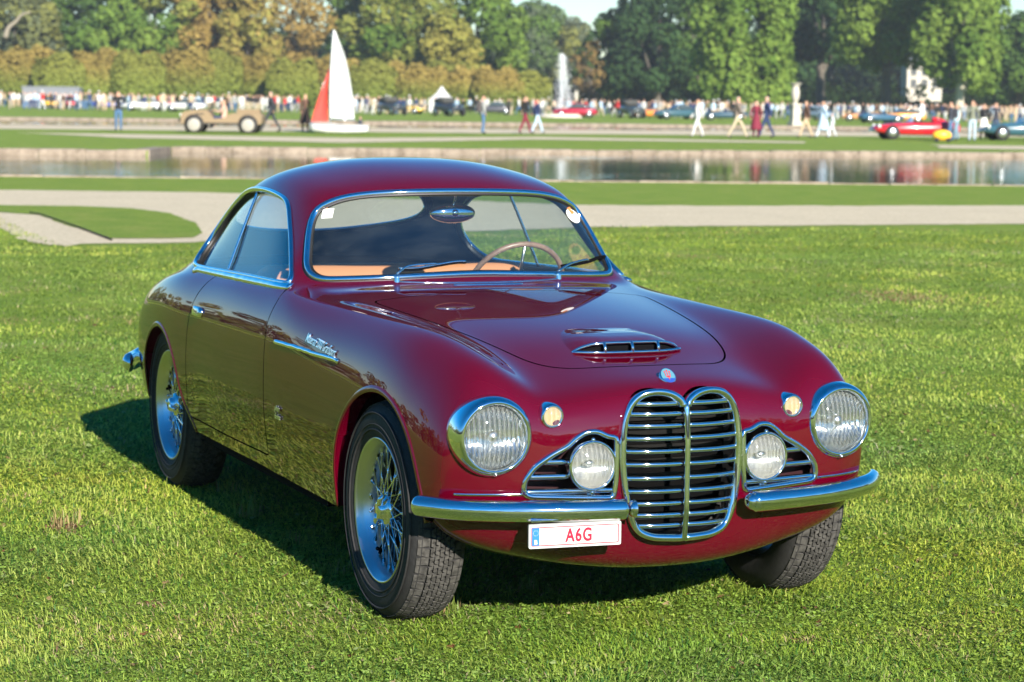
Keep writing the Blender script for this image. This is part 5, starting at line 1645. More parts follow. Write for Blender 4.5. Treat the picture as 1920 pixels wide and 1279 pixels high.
# ================================================================== far vehicles
TYRE = mat('far_tyre', (.02, .02, .02), rough=.8); FGLASS = mat('far_glass', (.05, .07, .08), rough=.1, coat=.6)
def loft(secs, n=16, cap=True):
    """secs: (x, halfwidth, z0, z1, squareness)"""
    V = []; F = []
    for (x, w, z0, z1, q) in secs:
        for k in range(n):
            t = 2*math.pi*k/n
            c, s = math.cos(t), math.sin(t)
            V.append((x, w*math.copysign(abs(c)**q, c), (z0+z1)/2+(z1-z0)/2*math.copysign(abs(s)**q, s)))
    m = len(secs)
    F = [(i*n+k, i*n+(k+1) % n, (i+1)*n+(k+1) % n, (i+1)*n+k) for i in range(m-1) for k in range(n)]
    if cap: F += [tuple(range(n)), tuple(range((m-1)*n, m*n))]
    return fix_normals(mesh(V, F))
def far_car(style, px, py, face, color, label, s=1.0, group=None):
    r = empty('classic_car', W(*G(px, py)), PARK_ROT+face); r.scale = (s, s, s)
    tag(r, label, 'car', group)
    paint = mat('far_paint_%02d_%02d_%02d' % tuple(int(x*99) for x in color), color, .3, coat=.8)
    if style in ('roadster', 'barchetta'):
        obj('body', loft([(-2.0, .35, .45, .62, .6), (-1.9, .62, .30, .78, .5), (-1.3, .78, .22, .86, .45), (-.5, .80, .20, .80, .45), (.3, .80, .20, .80, .45), (1.2, .76, .22, .74, .45), (1.8, .60, .30, .66, .5), (2.05, .35, .38, .56, .6)]), paint, r)
        obj('cockpit', loft([(-.75, .55, .78, .83, .6), (.15, .58, .76, .815, .6)]), mat('cockpit_dark', (.02, .015, .015), .7), r)
        obj('windscreen', MB().box((.25, 0, .90), (.03, 1.1, .24), M=Matrix.Rotation(-.5, 3, 'Y')).mesh(False), glassmat('far_clear', (.8, .85, .9), .05), r)
        if style == 'barchetta':
            obj('headrest', loft([(-1.5, .06, .80, .86, .8), (-1.1, .2, .78, 1.0, .8), (-.75, .22, .78, 1.06, .8)]), paint, r)
    elif style == 'prewar':
        obj('body', loft([(-1.7, .62, .50, 1.0, .4), (-1.4, .70, .45, 1.25, .35), (-.2, .72, .45, 1.25, .35), (.15, .60, .45, 1.12, .4), (1.3, .38, .50, 1.08, .4), (1.45, .36, .50, 1.08, .4)]), paint, r)
        obj('hood_top', loft([(-1.6, .62, 1.2, 1.55, .4), (-.9, .68, 1.2, 1.72, .4), (-.1, .66, 1.2, 1.70, .4), (.05, .60, 1.2, 1.55, .4)]), mat('canvas_top', (.05, .05, .045), .9), r)
        obj('fender', loft([(-.2, .78, .40, .48, .5), (.7, .80, .42, .62, .5), (1.2, .80, .60, .86, .5), (1.6, .78, .50, .70, .5)]), paint, r)
        for sg in (-1, 1): MB().sphere((1.5, .42*sg, .92), .13, 10, 8).build('headlight', CHROME, r)
    elif style == 'van':
        obj('body', loft([(-2.3, .95, .35, 2.35, .22), (-2.2, 1.0, .30, 2.45, .22), (1.0, 1.0, .30, 2.45, .22), (1.6, .98, .30, 1.75, .25), (2.3, .9, .32, 1.15, .3)]), paint, r)
        MB().box((1.36, 0, 2.0), (.06, 1.7, .6), M=Matrix.Rotation(-.7, 3, 'Y')).build('windscreen', FGLASS, r, False)
    else:
        obj('body', loft([(-2.05, .50, .40, .72, .5), (-1.85, .72, .28, .86, .45), (-1.0, .80, .22, .92, .42), (.3, .80, .22, .90, .42), (1.3, .77, .24, .84, .42), (1.85, .66, .30, .74, .5), (2.05, .45, .38, .64, .55)]), paint, r)
        obj('roof', loft([(-1.5, .55, .85, .95, .5), (-1.0, .64, .85, 1.24, .45), (-.4, .66, .85, 1.34, .42), (.1, .64, .85, 1.28, .45), (.65, .60, .85, .93, .5)]), FGLASS, r)
        obj('roof_panel', loft([(-1.15, .58, 1.17, 1.23, .5), (-.5, .63, 1.27, 1.37, .45), (.05, .60, 1.24, 1.32, .5)]), paint, r)
    for x in (-1.3, 1.25):
        for sg in (-1, 1):
            rr = .42 if style == 'prewar' else .33
            w = obj('wheel', fix_normals(mesh(*lathe_mesh([(.001, -.02), (rr*.6, -.03), (rr*.95, -.04), (rr, .02), (rr, .12), (rr*.9, .16), (.001, .16)], 20, 'y'))), TYRE, r, loc=(x, (.74 if style != 'prewar' else .70)*sg, rr))
            if sg > 0: w.rotation_euler = (0, 0, math.pi)
            obj('hub_cap', mesh(*lathe_mesh([(.001, -.06), (rr*.3, -.055), (rr*.55, -.042), (rr*.58, -.03)], 16, 'y')), CHROME_D, w)
    if style not in ('prewar', 'van'):
        for sg in (-1, 1): MB().sphere((1.83, .52*sg, .60), (.07, .10, .10), 10, 6).build('headlight', mat('far_lamp', (.75, .74, .68), .2), r)
        MB().tube([(2.05, -.6, .42), (2.12, 0, .42), (2.05, .6, .42)], .05, 6).build('bumper', CHROME, r)
    return r
FAR = [('saloon', 92, 204, rad(-70), (.62, .36, .02), 'yellow car in front of the grey container'), ('saloon', 135, 204, rad(-75), RED_C, 'red car right of the yellow car by the container'),
 ('roadster', 207, 205, rad(10), (.03, .05, .22), 'small dark blue car on the far left lawn'), ('saloon', 270, 208, rad(180), (.5, .5, .48), 'white car left of the far red car'),
 ('saloon', 322, 206, rad(20), RED_C, 'red car on the far lawn left of two white cars'), ('saloon', 348, 210, rad(170), (.5, .5, .48), 'white car directly behind the nose of the beige car'),
 ('prewar', 735, 216, rad(-60), (.03, .035, .04), 'dark prewar car left of the yellow roadster'),
 ('roadster', 760, 214, rad(-20), (.66, .42, .03), 'yellow roadster left of the white marquee'), ('prewar', 842, 218, rad(-55), (.025, .03, .04), 'big dark prewar car in front of the white marquee'),
 ('saloon', 925, 215, rad(180), (.05, .05, .06), 'dark saloon right of the marquee'), ('saloon', 1078, 221, rad(175), (.30, .012, .03), 'dark red car left of the statue crowd'),
 ('prewar', 1185, 222, rad(-70), (.04, .05, .05), 'dark prewar car right of the statue'), ('roadster', 1222, 222, rad(20), (.62, .20, .03), 'orange roadster right of the dark prewar car'),
 ('saloon', 1268, 224, rad(200), (.03, .08, .10), 'teal car behind the person in white'), ('roadster', 1358, 226, rad(180), (.03, .07, .10), 'dark teal roadster behind the taupe jacket'),
 ('saloon', 1535, 226, rad(-60), (.20, .26, .30), 'grey blue car right of the urn pedestal'), ('roadster', 1617, 228, rad(175), (.50, .24, .10), 'tan roadster left of the teal racing car'),
 ('roadster', 1652, 231, rad(15), (.03, .09, .15), 'blue racing car left of the orange car'), ('saloon', 1690, 231, rad(185), (.72, .30, .03), 'orange car above the red roadster'),
 ('van', 1016, 207, rad(180), (.46, .46, .45), 'white van parked below the fountain jet')]
for (st, px, py, fc, c, lb) in FAR: far_car(st, px, py, fc, c, lb)
far_car('barchetta', 1716, 262, rad(186), (.50, .012, .02), 'bright red open roadster on the canal bank at the right', 1.0)
far_car('roadster', 1922, 264, rad(186), (.03, .09, .12), 'dark teal open car cut by the right edge', 1.05)
P_('sit', 1727, 256, rad(180), WHITE_C, WHITE_C, 'large figure in white behind the red roadster', hair='fair', scale=1.12)
# duck-yellow case on wheels beside the roadster
X_, D_ = G(1766, 267)
t = empty('yellow_trolley', W(X_, D_, 0), PARK_ROT); tag(t, 'small yellow trolley on the grass behind the red roadster', 'trolley')
MB().sphere((0, 0, .30), (.42, .22, .24), 16, 10).build('case', mat('trolley_yellow', (.72, .40, .03), .4), t)
for x in (-.25, .25): MB().lathe([(.001, -.03), (.10, -.03), (.10, .03), (.001, .03)], 14, 'y', (x, -.15, .10)).build('wheel', TYRE, t)
MB().tube([(.35, 0, .4), (.6, 0, .95), (.6, .2, .95)], .015, 6).build('handle', TYRE, t)

# beige open utility car with two people
X_, D_ = G(418, 249)
j = empty('open_utility_car', W(X_, D_, 0), PARK_ROT+math.pi); tag(j, 'beige open utility car with pale wheels and two people aboard', 'car')
BEI = mat('beige_paint', (.22, .155, .085), .6); BEI2 = mat('pale_wheel', (.30, .28, .24), .6)
V, F = [], []
prof = [(-1.72, .42), (-1.74, .72), (-1.70, .84), (-.45, .84), (-.35, .80), (-.10, .62), (.30, .60), (.48, .84), (.62, .98), (1.20, .96), (1.55, .90), (1.70, .78), (1.72, .45), (1.60, .36), (-1.6, .36)]
n = len(prof)
for y in (-.70, .70): V += [(x, y, z) for x, z in prof]
F = [tuple(range(n)), tuple(range(n, 2*n))[::-1]]+[(i, (i+1) % n, n+(i+1) % n, n+i) for i in range(n)]
bo = obj('body', fix_normals(mesh(V, F, False)), BEI, j)
MB().box((-.30, 0, .52), (1.0, 1.2, .25)).build('seat', mat('dark_seat', (.04, .03, .025), .7), j, False)
MB().tube([(.55, -.6, .95), (.45, -.6, 1.28), (.45, .6, 1.28), (.55, .6, .95)], .025, 6).build('windscreen_frame', BEI, j)
MB().box((-1.15, 0, 1.0), (1.0, 1.1, .04)).box((-1.15, .52, .93), (1.0, .03, .16)).build('luggage_rail', BEI, j, False)
MB().tube([(1.78, -.66, .52), (1.78, .66, .52)], .06, 8).build('bumper', TYRE, j)
for sg in (-1, 1): MB().sphere((1.74, .45*sg, .72), (.05, .11, .11), 10, 6).build('headlight', mat('far_lamp', (.75, .74, .68), .2), j)
for x in (-1.15, 1.15):
    for sg in (-1, 1):
        w = obj('wheel', fix_normals(mesh(*lathe_mesh([(.001, -.06), (.20, -.06), (.24, -.05), (.33, -.04), (.34, .0), (.34, .1), (.30, .14), (.001, .14)], 22, 'y'))), TYRE, j, loc=(x, .68*sg, .34))
        if sg > 0: w.rotation_euler = (0, 0, math.pi)
        obj('hub_cap', mesh(*lathe_mesh([(.001, -.085), (.15, -.08), (.24, -.062), (.27, -.05)], 18, 'y')), BEI2, w)
DARK = mat('dark_trim', (.03, .026, .022), .7)
for sg in (-1, 1):
    for x in (-1.15, 1.15):
        w = obj('wheel_arch', mesh(*lathe_mesh([(.001, 0), (.43, 0), (.43, .004)], 20, 'y')), DARK, j, loc=(x, .703*sg, .36))  # flat dark disc standing in for the shaded arch opening
        if sg > 0: w.rotation_euler = (0, 0, math.pi)
    MB().box((0, .706*sg, .40), (1.7, .01, .07)).build('sill_strip', DARK, j, False)
    MB().box((.9, .706*sg, .80), (.36, .01, .05)).build('bonnet_vent', DARK, j, False)
MB().box((.50, 0, 1.12), (.02, 1.16, .28)).build('windscreen', glassmat('far_clear', (.8, .85, .9), .05), j, False)
MB().box((-1.15, 0, .90), (.9, 1.0, .16)).build('luggage_cover', mat('canvas_brown', (.14, .10, .06), .9), j, False)
dx = np.array(W(X_, D_))
for (ox, oy, tc, lb, hr) in ((.05, .32, (.03, .03, .05), 'driver in dark jacket in the beige open car', 'dark'), (-.10, -.34, (.45, .30, .22), 'passenger in pink beige top in the beige open car', 'fair')):
    person('sit', X_-ox, D_+oy, math.pi, tc, NAVY_C, lb, hair=hr, z=-.30)

# ================================================================== sailing dinghy on the bank
X_, D_ = G(632, 250)
b = empty('sailing_dinghy', W(X_, D_, 0), PARK_ROT); tag(b, 'white dinghy with tall white mainsail and red jib on the bank', 'boat')
BW = mat('boat_white', (.58, .58, .56), .35)
secs = [(-1.22, .02, .10, .42, .7), (-1.0, .28, .05, .42, .6), (-.4, .52, .0, .38, .5), (.4, .56, .0, .34, .5), (1.0, .50, .03, .33, .45), (1.38, .44, .07, .33, .4)]
obj('hull', loft(secs, 20), BW, b)
MB().tube([(1.38, -.40, .34), (.4, -.55, .35), (-.4, -.50, .40), (-1.22, 0, .44), (-.4, .50, .40), (.4, .55, .35), (1.38, .40, .34)], .03, 6).build('gunwale', mat('boat_rail', (.5, .5, .5), .4), b)
mast = smooth_curve([(-.32, 0, .3), (-.33, 0, 2.0), (-.26, 0, 3.6), (-.18, 0, 4.55)], 20)
MB().tube(mast, np.linspace(.035, .02, len(mast)), 8).build('mast', CHROME_D, b)
MB().tube([(-.3, 0, .62), (.78, .05, .58)], .025, 8).build('boom', CHROME_D, b)
def sail(edge_a, edge_b, belly, m, name, t=.006):
    A = resample(smooth_curve(edge_a, 30), 24); B = resample(smooth_curve(edge_b, 30), 24)
    V = []; q = 12
    for i in range(24):
        for k in range(q):
            f = k/(q-1); p = A[i]*(1-f)+B[i]*f
            V.append(p+np.array([0, belly*math.sin(math.pi*f)*math.sin(math.pi*min(1, .1+i/23*.9)), 0]))
    n1 = len(V); V2 = [v+np.array([0, t, 0]) for v in V]
    F = [(i*q+k, i*q+k+1, (i+1)*q+k+1, (i+1)*q+k) for i in range(23) for k in range(q-1)]
    F += [tuple(n1+a for a in f[::-1]) for f in F]
    return obj(name, mesh(V+V2, F), m, b)
ms = sail([(-.30, 0, .68), (-.31, 0, 2.0), (-.24, 0, 3.6), (-.17, 0, 4.5)], [(.76, 0, .64), (.66, 0, 1.7), (.38, 0, 3.2), (-.10, 0, 4.48)], .16, mat('sail_white', (.60, .62, .61), .7), 'mainsail')
for z, x1 in ((1.5, .69), (2.4, .55), (3.3, .35)):
    MB().tube([(-.27, .08, z+.06), (x1*.5, .155, z), (x1-.02, .02, z-.06)], .010, 5).build('batten', mat('batten', (.5, .52, .52), .6), ms)
sail([(-1.14, 0, .50), (-.9, 0, 1.35), (-.62, 0, 2.15), (-.36, 0, 2.85)], [(-.40, 0, .52), (-.42, 0, 1.3), (-.41, 0, 2.1), (-.345, 0, 2.84)], .10, mat('sail_red', (.52, .045, .03), .7), 'jib')
MB().tube([(-1.2, 0, .45), (-.32, 0, 2.95)], .008, 5).build('forestay', CHROME_D, b)
P_('sit', 676, 249, rad(160), (.04, .05, .07), DENIM, 'child in dark top crouching behind the dinghy', hair='dark', scale=.60, z=-.28)

# ================================================================== marquee, container, urn, statue, house, fountain
X_, D_ = G(828, 209)
t = empty('marquee', W(X_, D_, 0), PARK_ROT); tag(t, 'white pagoda marquee with pointed roof in front of the clipped limes', 'tent')
CANVAS = mat('white_canvas', (.58, .58, .56), .7)
V = []; n = 16
for i, (h, z) in enumerate(((1.5, 1.55), (1.2, 1.75), (.75, 2.15), (.40, 2.6), (.15, 3.0), (.02, 3.15))):
    h *= 1.05
    for k in range(4):
        V.append((h*(1, 1, -1, -1)[k], h*(-1, 1, 1, -1)[k], z))
F = [(i*4+k, i*4+(k+1) % 4, (i+1)*4+(k+1) % 4, (i+1)*4+k) for i in range(5) for k in range(4)]
obj('roof', fix_normals(mesh(V, F)), CANVAS, t)
for x, y in ((1.5, 1.5), (1.5, -1.5), (-1.5, 1.5), (-1.5, -1.5)): MB().box((x, y, .75), (.10, .10, 1.6)).build('pole', CANVAS, t, False)
MB().box((.0, 1.55, .78), (3.0, .03, 1.56)).build('wall', CANVAS, t, False); MB().box((1.56, 0, .78), (.03, 3.0, 1.56)).build('wall', CANVAS, t, False)
MB().box((-1.2, -1.53, .78), (.5, .03, 1.5)).build('wall', CANVAS, t, False)
X_, D_ = G(95, 202)
t = empty('container', W(X_, D_, 0), PARK_ROT); tag(t, 'grey flat topped container behind the yellow car at the far left', 'container')
CG = mat('container_grey', (.16, .17, .19), .6)
MB().box((0, 1.2, 1.15), (6.4, 2.2, 2.3)).build('box', CG, t, False)
for i in range(13): MB().box((-3.0+i*.5, .08, 1.15), (.12, .05, 2.1)).build('rib', CG, t, False)
for z in (.1, 2.3): MB().box((0, .06, z), (6.5, .10, .14)).build('rail', CG, t, False)
X_, D_ = G(1490, 236)
t = empty('stone_urn', W(X_, D_, 0)); tag(t, 'tall pale stone urn on a pedestal before the dark wood', 'urn')
PALE = mat('pale_stone', (.44, .41, .34), .8, noise=(6, .2))
MB().box((0, 0, .15), (.78, .78, .3)).box((0, 0, .85), (.58, .58, 1.15)).box((0, 0, 1.48), (.76, .76, .12)).build('pedestal', PALE, t, False)
obj('vase', mesh(*lathe_mesh(smooth_curve([(.001, 1.54), (.20, 1.55), (.14, 1.68), (.22, 1.85), (.30, 2.15), (.28, 2.5), (.24, 2.75), (.38, 2.95), (.42, 3.02), (.001, 3.02)], 40), 20)), PALE, t)
X_, D_ = G(1080, 214)
t = empty('statue', W(X_, D_, 0)); tag(t, 'pale stone statue on a plinth right of the fountain jet', 'statue')
MB().box((0, 0, .5), (.9, .9, 1.0)).box((0, 0, 1.05), (1.05, 1.05, .12)).build('plinth', PALE, t, False)
so = bpy.data.objects.new('figure', person_mesh('stand')); COL.objects.link(so); so.parent = t; so.location = (0, 0, 1.1); so.rotation_euler = (0, 0, PARK_ROT-1.2)
for i in range(5): so.material_slots[i].link = 'OBJECT'; so.material_slots[i].material = PALE
X_, D_ = at(1722, 360), 360
t = empty('country_house', W(X_, D_, 3.9), PARK_ROT); tag(t, 'pale country house with slate roof glimpsed between the right trees', 'house')
HW = mat('house_plaster', (.46, .43, .36), .8); SL = mat('slate', (.16, .17, .19), .6); FR = mat('house_glass', (.05, .06, .07), .15)
MB().box((0, 3, 1.2), (5.4, 6, 5.8)).build('wall', HW, t, False)
V = [(-2.9, -.2, 4.1), (2.9, -.2, 4.1), (2.9, 6.2, 4.1), (-2.9, 6.2, 4.1), (-1.6, 2.2, 6.3), (1.6, 2.2, 6.3), (1.6, 3.8, 6.3), (-1.6, 3.8, 6.3)]
rf = obj('roof', fix_normals(mesh(V, [(0, 1, 5, 4), (1, 2, 6, 5), (2, 3, 7, 6), (3, 0, 4, 7), (4, 5, 6, 7)], False)), SL, t)
MB().box((-1.7, 3, 6.6), (.7, .7, 1.8)).build('chimney', HW, rf, False)
for i in range(3):
    for z in (1.0, 2.9):
        w = MB().box((-1.7+i*1.7, -.02, z), (.85, .10, 1.25)).build('window', FR, t, False)
        MB().box((-1.7+i*1.7, -.08, z), (.06, .05, 1.25)).build('frame', HW, w, False)
        MB().box((-1.7+i*1.7, -.1, z-.68), (1.05, .2, .09)).build('sill', HW, w, False)
# a second pale house glimpse further left
t = empty('garden_pavilion', W(at(1369, 345), 345, 1.0), PARK_ROT); tag(t, 'small pale pavilion gable glimpsed in a gap of the hanging foliage', 'pavilion')
MB().box((0, 0, 2.6), (2.2, 2.0, 5.4)).build('wall', HW, t, False)
obj('roof', fix_normals(mesh([(-1.3, -1.2, 5.3), (1.3, -1.2, 5.3), (1.3, 1.2, 5.3), (-1.3, 1.2, 5.3), (0, 0, 7.2)], [(0, 1, 4), (1, 2, 4), (2, 3, 4), (3, 0, 4)], False)), SL, t)
# fountain: jet of droplets
X_, D_ = at(1046, 215), 215
t = empty('fountain', W(X_, D_, 0)); tag(t, 'tall white fountain jet spraying before the sky gap', 'fountain')
obj('basin', fix_normals(mesh(*lathe_mesh([(.001, .1), (1.9, .1), (2.0, .35), (2.2, .35), (2.2, -.1)], 32))), PALE, t)
rg = np.random.default_rng(21)
n = 4200
hgt = rg.beta(1.25, 1.0, n)*5.6
tw = (hgt/5.6)
rr = np.abs(rg.normal(0, 1, n))*(.06+.55*(1-tw)**.8*(rg.random(n) < .75)+.10*tw)
drift = np.where(rg.random(n) < .35, rg.uniform(0, 1.3, n)*(1-tw), 0)
an = rg.uniform(0, 6.28, n)
C = np.stack([rr*np.cos(an)+RT[0]*drift, rr*np.sin(an)+RT[1]*drift, hgt+.2], 1)
S = rg.uniform(.012, .030, n)
base = np.array([(1, 0, 0), (-1, 0, 0), (0, 1, 0), (0, -1, 0), (0, 0, 1.8), (0, 0, -1.8)])
V = (C[:, None, :]+base[None]*S[:, None, None]).reshape(-1, 3)
fo = np.array([(0, 2, 4), (2, 1, 4), (1, 3, 4), (3, 0, 4), (2, 0, 5), (1, 2, 5), (3, 1, 5), (0, 3, 5)])
F = (np.arange(n)[:, None, None]*6+fo[None]).reshape(-1, 3)
sp = obj('spray', mesh(V, F), mat('water_spray', (.85, .88, .90), .25), t); sp['kind'] = 'stuff'
# ================================================================== lawn blades
rg = np.random.default_rng(99)
def pnoise(x, y, s, seed):
    """smooth value noise on a lattice"""
    r2 = np.random.default_rng(seed); g = r2.random((256, 256))
    u, v = x/s, y/s
    i, k = np.floor(u).astype(int), np.floor(v).astype(int); fu, fv = u-i, v-k
    fu = fu*fu*(3-2*fu); fv = fv*fv*(3-2*fv)
    a = lambda p, q: g[p % 256, q % 256]
    return (a(i, k)*(1-fu)+a(i+1, k)*fu)*(1-fv)+(a(i, k+1)*(1-fu)+a(i+1, k+1)*fu)*fv
def _grass(nt, b):
    nt.nodes.remove(b)
    out = [q for q in nt.nodes if q.type == 'OUTPUT_MATERIAL'][0]
    at_ = nt.nodes.new('ShaderNodeAttribute'); at_.attribute_name = 'tint'
    d = nt.nodes.new('ShaderNodeBsdfDiffuse'); t = nt.nodes.new('ShaderNodeBsdfTranslucent'); g = nt.nodes.new('ShaderNodeBsdfGlossy')
    g.inputs['Roughness'].default_value = .45; g.inputs[0].default_value = (.5, .5, .5, 1)
    mx = nt.nodes.new('ShaderNodeMixShader'); mx.inputs[0].default_value = .38
    m2 = nt.nodes.new('ShaderNodeMixShader'); m2.inputs[0].default_value = .05
    nt.links.new(at_.outputs['Color'], d.inputs[0]); nt.links.new(at_.outputs['Color'], t.inputs[0])
    nt.links.new(d.outputs[0], mx.inputs[1]); nt.links.new(t.outputs[0], mx.inputs[2])
    nt.links.new(mx.outputs[0], m2.inputs[1]); nt.links.new(g.outputs[0], m2.inputs[2])
    nt.links.new(m2.outputs[0], out.inputs[0])
GRASS = nmat('grass_blades', _grass)
# worn or dry spots surveyed on the lawn: photo x, y, half width, half depth (m), strength
SPOTS = [(1700, 560, .42, .55, .95), (1640, 550, .35, .3, .7), (122, 990, .07, .10, .9), (290, 1135, .05, .05, .8), (1500, 1205, .07, .05, .7), (470, 962, .05, .06, .4), (1300, 480, .15, .3, .8), (1365, 478, .08, .2, .8), (1210, 435, 1.2, .8, .35), (1700, 430, 2.0, .5, .3), (330, 610, .1, .2, .3)]
def blades(n, d0, d1, lenf, widf, seed, clover=False, tone=None):
    rg = np.random.default_rng(seed)
    # density falls with the square of the distance
    D = d0*d1/(d1-rg.random(n)*(d1-d0))
    D = np.exp(np.log(d0)+rg.random(n)*(np.log(d1)-np.log(d0))) if not clover else D
    half = .235*D+.6
    X = rg.uniform(-1, 1, n)*half
    x = CAM_POS[0]+FW[0]*D+RT[0]*X; y = CAM_POS[1]+FW[1]*D+RT[1]*X
    # keep off the gravel beyond the lawn
    pn = pnoise(x, y, .55, 1)*.6+pnoise(x, y, .17, 2)*.4
    pb = pnoise(x, y, 2.4, 3)
    dry = pnoise(x+40, y, .8, 4)
    L = lenf*(.45+1.0*pn)*rg.uniform(.55, 1.4, n)
    L *= np.where(rg.random(n) < .010, 1.7, 1.0)
    for wx, wy in ((0, -.63), (0, .65), (-2.55, -.62), (-2.55, .62)):
        L *= 1+.55*np.exp(-(((x-wx)/.22)**2+((y-wy)/.16)**2))
    Wd = widf*rg.uniform(.7, 1.3, n)*(D/7)**.62
    a = rg.uniform(0, 2*math.pi, n); a = np.where(rg.random(n) < .55, 9.0*pnoise(x, y, 1.1, 7)+rg.normal(0, .7, n), a)
    lean = rg.uniform(.35, 1.0, n)
    dx, dy = np.cos(a), np.sin(a)
    # blades flattened under tyres are left alone; blade = quad + tip
    px_, py_ = -dy, dx
    P0 = np.stack([x, y, np.zeros(n)-.003], 1)
    side = np.stack([px_, py_, np.zeros(n)], 1)*Wd[:, None]
    h1 = np.stack([dx*lean*.42, dy*lean*.42, .52-.16*lean], 1)*L[:, None]
    h2 = np.stack([dx*lean*1.15, dy*lean*1.15, .86-.52*lean], 1)*L[:, None]
    V = np.stack([P0-side*.8, P0+side*.8, P0+h1+side, P0+h1-side, P0+h2], 1)
    if clover:
        # small rounded leaflets near the tips of short stems
        r = Wd*2.1
        c = P0+h1*.95
        up = np.stack([dx*.35, dy*.35, np.full(n, .93)], 1)
        t1 = np.stack([px_, py_, np.zeros(n)], 1); t2 = np.cross(up, t1)
        V = np.stack([c-t1*r[:, None], c-t1*r[:, None]*.35-t2*r[:, None], c+t1*r[:, None]*.9-t2*r[:, None]*.45, c+t1*r[:, None]*.8+t2*r[:, None]*.6, c-t1*r[:, None]*.3+t2*r[:, None]], 1)
    base = np.array([.200, .305, .028]); light = np.array([.45, .51, .105]); dark = np.array([.060, .150, .020]); straw = np.array([.50, .40, .20]); brown = np.array([.18, .09, .05])
    w = np.clip(rg.normal(.42, .32, n)+(pb-.5)*.6+(pn-.5)*.9, 0, 1)[:, None]
    col = base*(1-w)+light*w
    k = (rg.random(n) < .22)[:, None]; col = np.where(k, dark, col)
    k = (rg.random(n) < .018+.40*np.clip((dry-.66)/.3, 0, 1)**1.3)[:, None]; col = np.where(k, straw*rg.uniform(.6, 1.1, (n, 1)), col)
    k = (rg.random(n) < .010)[:, None]; col = np.where(k, brown, col)
    if clover: col = np.where(rg.random((n, 1)) < .9, (base*.45+light*.55)*rg.uniform(.65, 1.35, (n, 1))*np.array([.86, 1.0, .95]), col)
    col = col*rg.uniform(.82, 1.18, (n, 1))
    # patches: cooler blue green and yellower turf, and a few worn dry spots
    hv = (pnoise(x, y, 1.3, 8)*.6+pnoise(x, y, .35, 9)*.4-.5)[:, None]
    col = col*(1+hv*np.array([.75, .35, -.2]))
    if tone is not None:
        return V, np.array(tone)[rg.integers(len(tone), size=n)]*rg.uniform(.6, 1.25, (n, 1))
    for (sx, sy, ra, rb, st) in SPOTS:
        cx, cd = G(sx, sy)
        e = ((X-cx)/ra)**2+((D-cd)/rb)**2
        k = (rg.random(n) < st*np.exp(-e*1.2))[:, None]
        col = np.where(k, np.where(rg.random((n, 1)) < .5, straw*.75, brown*1.25)*rg.uniform(.6, 1.2, (n, 1)), col)
    return V, col
Vs_, Cs_ = [], []
for args in ((300000, 4.6, 29.5, .033, .0019, 1, False), (120000, 4.6, 14.0, .036, .0026, 2, True), (120000, 4.6, 10.5, .037, .0014, 3, False), (900, 4.6, 16.0, .030, .0052, 4, True, [(.20, .09, .04), (.34, .22, .10), (.12, .05, .04), (.40, .30, .16)]), (4200, 4.6, 12.0, .034, .0050, 5, True, [(.30, .42, .10), (.20, .34, .06), (.36, .44, .16)])):
    V, c = blades(*args); Vs_.append(V); Cs_.append(c)
V = np.concatenate(Vs_); col = np.concatenate(Cs_); n = len(V)
# a few uncut tufts
for (sx, sy, k_, hh) in ((465, 968, 90, .085), (425, 925, 30, .07), (340, 905, 40, .06), (1000, 1110, 40, .055), (640, 1080, 30, .06), (125, 985, 60, .07), (560, 1020, 24, .06), (1450, 1085, 40, .06), (840, 1150, 40, .06)):
    cx, cd = G(sx, sy); rgt = np.random.default_rng(int(sx))
    X_ = cx+rgt.normal(0, .03, k_); D_ = cd+rgt.normal(0, .035, k_); an = rgt.uniform(0, 6.28, k_); le = rgt.uniform(.1, .8, k_); L_ = hh*rgt.uniform(.5, 1.2, k_)
    p0 = np.array([W(a_, b_, 0) for a_, b_ in zip(X_, D_)])
    sd_ = np.stack([-np.sin(an), np.cos(an), 0*an], 1)*.0016; di = np.stack([np.cos(an), np.sin(an), 0*an], 1)
    up_ = np.array([0, 0, 1.0])
    m1 = p0+(di*(le*.3)[:, None]+up_*.6)*L_[:, None]; m2 = p0+(di*(le*.9)[:, None]+up_*(1-.4*le)[:, None])*L_[:, None]
    tv = np.stack([p0-sd_, p0+sd_, m1+sd_, m1-sd_, m2], 1)
    tc_ = np.where(rgt.random((k_, 1)) < (.7 if sx == 125 else .25), np.array([[.42, .30, .14]]), np.array([[.22, .30, .06]]))*rgt.uniform(.7, 1.2, (k_, 1))
    V = np.concatenate([V, tv]); col = np.concatenate([col, tc_]); n = len(V)
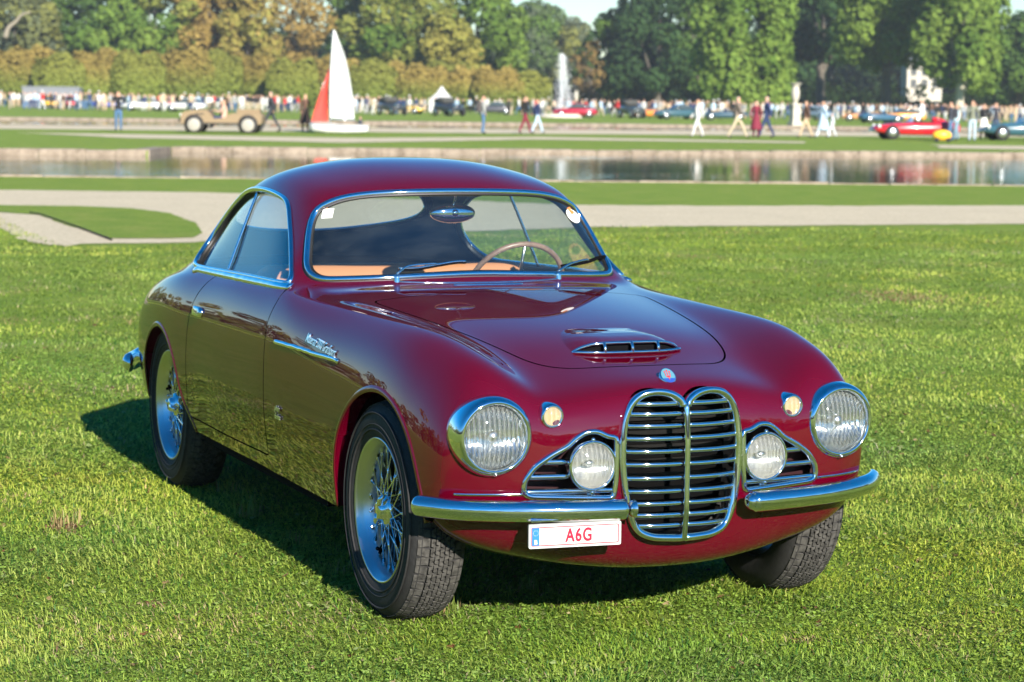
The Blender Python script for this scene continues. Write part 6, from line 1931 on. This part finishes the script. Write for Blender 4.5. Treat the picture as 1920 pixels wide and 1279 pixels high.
# under the tyres the grass is pressed down
tx = V[:, 0, 0]; tyy = V[:, 0, 1]
for wx in (0, -2.55):
    for wy in (-.63, .63):
        m_ = (np.abs(tx-wx) < .10) & (np.abs(tyy-wy) < .085)
        V[m_, :, 2] = np.minimum(V[m_, :, 2], .004)
# trim to the lawn: nothing on the gravel
gpoly = np.array([G(*p) for p in [(-300, 394), (0, 407), (40, 430), (105, 455), (165, 464), (372, 459), (700, 444), (1130, 426), (1920, 420), (2400, 426), (2400, 380), (-300, 350)]])
pxy = V[:, 0, :2]-CAM_POS[:2]
keep = sd_poly(pxy@RT, pxy@FW, gpoly) > 0
V, col = V[keep], col[keep]; n = len(V)
me = bpy.data.meshes.new('lawn_grass')
me.vertices.add(5*n); me.vertices.foreach_set('co', V.reshape(-1).astype(np.float32))
li = (np.arange(n)[:, None]*5+np.array([0, 1, 2, 3, 3, 2, 4])[None]).reshape(-1)
me.loops.add(7*n); me.loops.foreach_set('vertex_index', li.astype(np.int32))
me.polygons.add(2*n)
ls = (np.arange(n)[:, None]*7+np.array([0, 4])[None]).reshape(-1)
me.polygons.foreach_set('loop_start', ls.astype(np.int32)); me.polygons.foreach_set('loop_total', np.tile([4, 3], n).astype(np.int32))
me.update(calc_edges=True)
ca = me.color_attributes.new('tint', 'FLOAT_COLOR', 'POINT')
c4 = np.ones((n, 5, 4), np.float32); c4[:, :, :3] = col[:, None, :]
c4[:, 4, :3] *= 1.1; ca.data.foreach_set('color', c4.reshape(-1))
tag(obj('lawn_grass', me, GRASS), 'short mown grass and clover of the near lawn', 'grass', kind='stuff')
# ================================================================== autumn haze over the park
_hz = bpy.data.materials.new('thin_haze'); _hz.use_nodes = True
_n = _hz.node_tree; _n.nodes.clear()
_o = _n.nodes.new('ShaderNodeOutputMaterial'); _v = _n.nodes.new('ShaderNodeVolumePrincipled')
_v.inputs['Color'].default_value = (.86, .92, .95, 1); _v.inputs['Density'].default_value = .00027; _v.inputs['Anisotropy'].default_value = .2
_n.links.new(_v.outputs[0], _o.inputs['Volume'])
hz_ = MB().box((0, 0, 16.9), (2400, 2400, 36.2)).build('haze', _hz, None, False)
hz_['kind'] = 'stuff'
